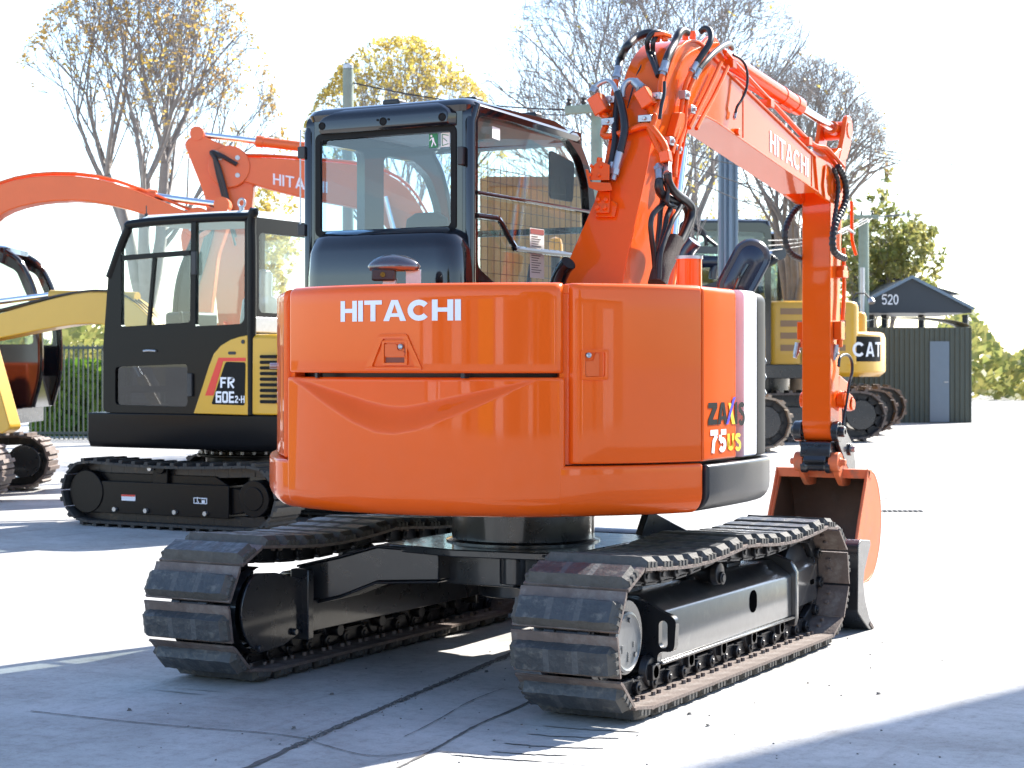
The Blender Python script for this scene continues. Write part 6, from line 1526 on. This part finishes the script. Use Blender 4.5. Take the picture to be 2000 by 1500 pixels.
mp2 = N.new('ShaderNodeMapping'); mp2.inputs['Rotation'].default_value = (0, 0, -.5); mp2.inputs['Scale'].default_value = (9, .55, 1); L.new(tc.outputs['Object'], mp2.inputs['Vector'])
r6 = ramp(noise(1.1, 5, .6, mp2.outputs['Vector']).outputs['Fac'], .30, (.84, .83, .82), .45, (1, 1, 1)); c2 = mul(c2.outputs['Result'], r6.outputs['Color'])
c3 = mul(c2.outputs['Result'], r4.outputs['Color'])
L.new(c3.outputs['Result'], b.inputs['Base Color']); b.inputs['Roughness'].default_value = .75; b.inputs['Specular IOR Level'].default_value = .3
bp = N.new('ShaderNodeBump'); bp.inputs['Strength'].default_value = .25; bp.inputs['Distance'].default_value = .01; L.new(noise(45, 8, .7).outputs['Fac'], bp.inputs['Height']); L.new(bp.outputs['Normal'], b.inputs['Normal'])
g = MB(); g.add([(-900, -900, GZ), (900, -900, GZ), (900, 900, GZ), (-900, 900, GZ)], [(0, 1, 2, 3)]); tag(g.build('ground', gm, smooth=False, recalc=False), kind='structure')
# expansion joints and cracks, thin ragged grooves filled with grit
jm = mat('joint_grit', (.085, .08, .075), .9, var=.6, vscale=40); js = mat('joint_edge', (.25, .245, .235), .9, var=.4, vscale=30)
rn = random.Random(12)
def joint(mb, px, w, jit, z=.004):
    pts = [PG(x, y) for x, y in px]; pts = resample(spline(pts, 4), .035); L_, R_ = [], []
    for i, p in enumerate(pts):
        t = (pts[min(i + 1, len(pts) - 1)] - pts[max(0, i - 1)]).normalized(); n = V((-t.y, t.x, 0))
        L_.append(p + n * (w + rn.uniform(-jit, jit)) + V((0, 0, z))); R_.append(p - n * (w + rn.uniform(-jit, jit)) + V((0, 0, z)))
    m = len(L_); mb.add(L_ + R_, [(i, i + 1, m + i + 1, m + i) for i in range(m - 1)])
j = MB(); joint(j, [(470, 1507), (605, 1445), (735, 1388), (860, 1336), (985, 1283), (1120, 1226)], .014, .007)
joint(j, [(770, 1505), (850, 1464), (930, 1418), (1000, 1388), (1080, 1350)], .006, .003); joint(j, [(60, 1390), (244, 1410), (400, 1424), (520, 1433), (600, 1444)], .004, .002); joint(j, [(612, 1450), (660, 1464), (700, 1474), (725, 1477), (775, 1476), (838, 1466)], .003, .0015)
joint(j, [(850, 1468), (960, 1478), (1090, 1490), (1200, 1500)], .003, .0015)
joint(j, [(790, 1440), (850, 1410), (920, 1370), (985, 1345)], .002, .0018); joint(j, [(1640, 1010), (1700, 985), (1800, 950)], .007, .004); joint(j, [(1100, 960), (1700, 905), (2100, 880)], .01, .003)
tag(j.build('pavement_joints', jm, smooth=False, recalc=False), kind='structure')
# scuffs left by turning tracks
sc_ = MB(); rn = random.Random(4)
for x0, y0, x1, y1, w in ((1030, 1434, 1210, 1442, .03), (985, 1452, 1180, 1462, .03), (960, 1468, 1110, 1476, .025), (880, 1474, 1060, 1488, .018), (300, 1348, 400, 1358, .008), (340, 1345, 450, 1353, .006), (1060, 1418, 1250, 1430, .025)):
    p, q = PG(x0, y0), PG(x1, y1); L_, R_ = [], []; t = (q - p).normalized(); nn_ = V((-t.y, t.x, 0))
    for k in range(25):
        u = k / 24; ww = w * math.sin(math.pi * min(.97, max(.03, u))) ** .5 * rn.uniform(.7, 1.2); c = p.lerp(q, u); L_.append(c + nn_ * ww + V((0, 0, .0042))); R_.append(c - nn_ * ww + V((0, 0, .0042)))
    sc_.add(L_ + R_, [(k, k + 1, 25 + k + 1, 25 + k) for k in range(24)])
tag(sc_.build('track_scuffs', mat('scuff', (.315, .312, .305), .85, var=.25, vscale=25), smooth=False, recalc=False), kind='structure')
# grit and small stones
gr = MB(); rn = random.Random(9)
def stone(p, s):
    vs = [p + V((rn.uniform(-1, 1) * s, rn.uniform(-1, 1) * s, 0)) for _ in range(5)]
    t = [p + V((rn.uniform(-.5, .5) * s, rn.uniform(-.5, .5) * s, s * rn.uniform(.5, .9))) for _ in range(3)]
    q = [p + V((math.cos(2.1 * k + .3) * s * rn.uniform(.7, 1.1), math.sin(2.1 * k + .3) * s * rn.uniform(.7, 1.1), .001)) for k in range(3)]; r_ = [p + V((math.cos(2.1 * k + 1) * s * .6, math.sin(2.1 * k + 1) * s * .6, s * rn.uniform(.5, .9))) for k in range(3)]
    gr.add(q + r_, [(0, 1, 4, 3), (1, 2, 5, 4), (2, 0, 3, 5), (3, 4, 5)])
for _ in range(300):
    t = rn.random(); x, y = 560 + 440 * t, 1465 - 185 * t; p = PG(x, y); stone(p + V((rn.gauss(0, .015), rn.gauss(0, .015), .004)), rn.uniform(.002, .007))
for _ in range(160): stone(PG(rn.uniform(240, 1900), rn.uniform(1030, 1495)), rn.uniform(.003, .008))
for x, y in ((252, 1388), (573, 1424), (1382, 1419), (1346, 1396), (1715, 1356), (950, 1313), (648, 1357), (296, 1032)): stone(PG(x, y), .014)
tag(gr.build('grit', mat('stone', (.16, .155, .15), .9, var=.4), smooth=False), kind='stuff')
# drain grate
dg = MB(); a = PG(1712, 1000)
for r in range(2):
    for k in range(9): p = a + ur * (.03 + .05 * k + .02 * r) + ud_ * (.0 + .12 * r) + V((0, 0, .006)); dg.obox(p, ur * .016, ud_ * .04, V((0, 0, .002)))
tag(dg.build('drain_grate', M['blackdecal'], origin=tuple(a)), 'small slotted drain grate in the bright concrete right of the bucket', 'drain grate')

# ================================================================= out of view: workshop and skip added for the paint to mirror, a tree
WS = thing('mirrored_workshop', 'long grey workshop with white, dark and yellow doors, added behind the camera for reflections', 'building', (13.5, -27, 0))
c0_ = V((13.5, -27, 0)); uu = V((CC, SS, 0)); vv = V((SS, -CC, 0))
def WP(r, d, z): return c0_ + uu * r + vv * d + V((0, 0, z))
w = MB(); w.loft([[WP(r, d, z) for r, d in ((-26, 0), (26, 0), (26, 10), (-26, 10))] for z in (0, 5.2)]); w.build('wall', mat('workshop_cladding', (.16, .16, .14), .6, var=.15, vscale=.6), WS)
w = MB(); w.loft([[WP(r, d, z) for r, d in ((-26.5, -.6), (26.5, -.6), (26.5, 10.5), (-26.5, 10.5))] for z in (5.2, 5.5)]); w.build('roof', M['roofw'], WS)
for i, r in enumerate((-23, -18.5, -14, -11, -7, -4, -1, 2.5, 5, 9, 12, 17, 21)):  # door colours alternate to streak the reflections in the paint
    hw_ = (1.6, .8, 1.3, .5)[i % 4]; d_ = MB(); d_.loft([[WP(r - hw_, z0, z), WP(r + hw_, z0, z), WP(r + hw_, .1, z), WP(r - hw_, .1, z)] for z, z0 in ((0, -.04), (3.3 + .6 * (i % 3), -.04))]); d_.build('streak_door', (M['white'], M['sign'], M['roofw'], M['blackdecal'], M['cat'])[i % 5], WS)


make_tree('tree', 'broad dark tree behind the photographer, mirrored in the cab glass', (16.5, -24.5, 0), 8, 1.2, 8, levels=5, trunk_r=.25, fork=.2, stems=6, leaf='leaf_olive', nleaf=12000, leafsize=.16, up=.2, fit=(3.2, 8.0))

SK_ = thing('skip', 'yellow steel skip added out of view at the left to be mirrored in the paint', 'skip', (-9.5, -1.9, 0))
s_ = MB(); s_.loft([[V((-9.5 + x * k_, -1.9 + y * k2, z)) for x, y in ((-.9, -1), (.9, -1), (.9, 1), (-.9, 1))] for z, k_, k2 in ((.12, 1, .6), (.75, 1, .82), (1.35, 1, 1), (1.42, 1.05, 1.03))]); s_.build('body', M['cat'], SK_, bev=.02)
for y in (-.5, .5): s_ = MB(); s_.box(-10.3, -8.7, -1.9 + y - .06, -1.9 + y + .06, 0, .14); s_.build('skid', M['darkgrey'], SK_)
# ================================================================= unseen tall block added off to the right so its edge shades the lower right corner
TB = thing('shadow_block', 'tall plain grey block added unseen beyond the right edge to cast the corner shadow', 'building', (12.0, 16.5, 0))
tb = MB(); az = rad(16.5); sd = V((math.sin(az), math.cos(az), 0)); e0 = V((2.145, 0, 0)) + sd * 16.0; pe = V((sd.y, -sd.x, 0))
tb.loft([[V((*(e0 + pe * r + sd * d)[:2], z)) for r, d in ((0, 0), (11, 0), (11, 8), (0, 8))] for z in (0, 15.5)]); tb.build('wall', mat('render_wall', (.42, .41, .39), .8, var=.1), TB)
tb = MB(); tb.loft([[V((*(e0 + pe * r + sd * d)[:2], z)) for r, d in ((-.0, -.0), (11.2, -.2), (11.2, 8.2), (0, 8.2))] for z in (15.502, 15.8)]); tb.build('roof', M['roofw'], TB)

# ================================================================= sky, sun, camera
SUN_EL, SUN_AZ = rad(39), rad(16.5)          # azimuth measured from +Y towards +X
w = bpy.data.worlds.new('World'); scene.world = w; w.use_nodes = True; nt = w.node_tree
bg = nt.nodes['Background']; sky = nt.nodes.new('ShaderNodeTexSky'); sky.sky_type = 'NISHITA'; sky.sun_disc = False
sky.sun_elevation = SUN_EL; sky.sun_rotation = SUN_AZ; sky.altitude = 0; sky.air_density = 1.0; sky.dust_density = .6; sky.ozone_density = 2.0
nt.links.new(sky.outputs['Color'], bg.inputs['Color']); bg.inputs['Strength'].default_value = .115
sl = bpy.data.lights.new('sun', 'SUN'); sl.energy = 4.5; sl.angle = rad(.53); sl.color = (1, .95, .87)
so = bpy.data.objects.new('sun', sl); COL.objects.link(so)
dirv = V((math.sin(SUN_AZ) * math.cos(SUN_EL), math.cos(SUN_AZ) * math.cos(SUN_EL), math.sin(SUN_EL)))
so.rotation_euler = dirv.to_track_quat('Z', 'Y').to_euler(); so.location = dirv * 60
cd = bpy.data.cameras.new('camera'); co = bpy.data.objects.new('camera', cd); COL.objects.link(co); scene.camera = co
co.location = (CX, CY, CH); co.rotation_euler = (rad(90), 0, TH)
cd.sensor_width = 36; cd.lens = F / 2000 * 36; cd.shift_y = -(750 - HY) / 2000; cd.clip_end = 3000; cd.clip_start = .1
cd.dof.use_dof = True; cd.dof.focus_distance = 8.3; cd.dof.aperture_fstop = 8
scene.view_settings.view_transform = 'Standard'; scene.view_settings.look = 'None'; scene.view_settings.gamma = 1; scene.view_settings.exposure = 1.85
scene.render.engine = 'CYCLES'; scene.cycles.max_bounces = 8; scene.cycles.transparent_max_bounces = 16; scene.cycles.caustics_reflective = False; scene.cycles.caustics_refractive = False
scene.cycles.use_denoising = True; scene.cycles.sample_clamp_indirect = 8
for o in COL.objects:
    if '_off' in o: del o['_off']
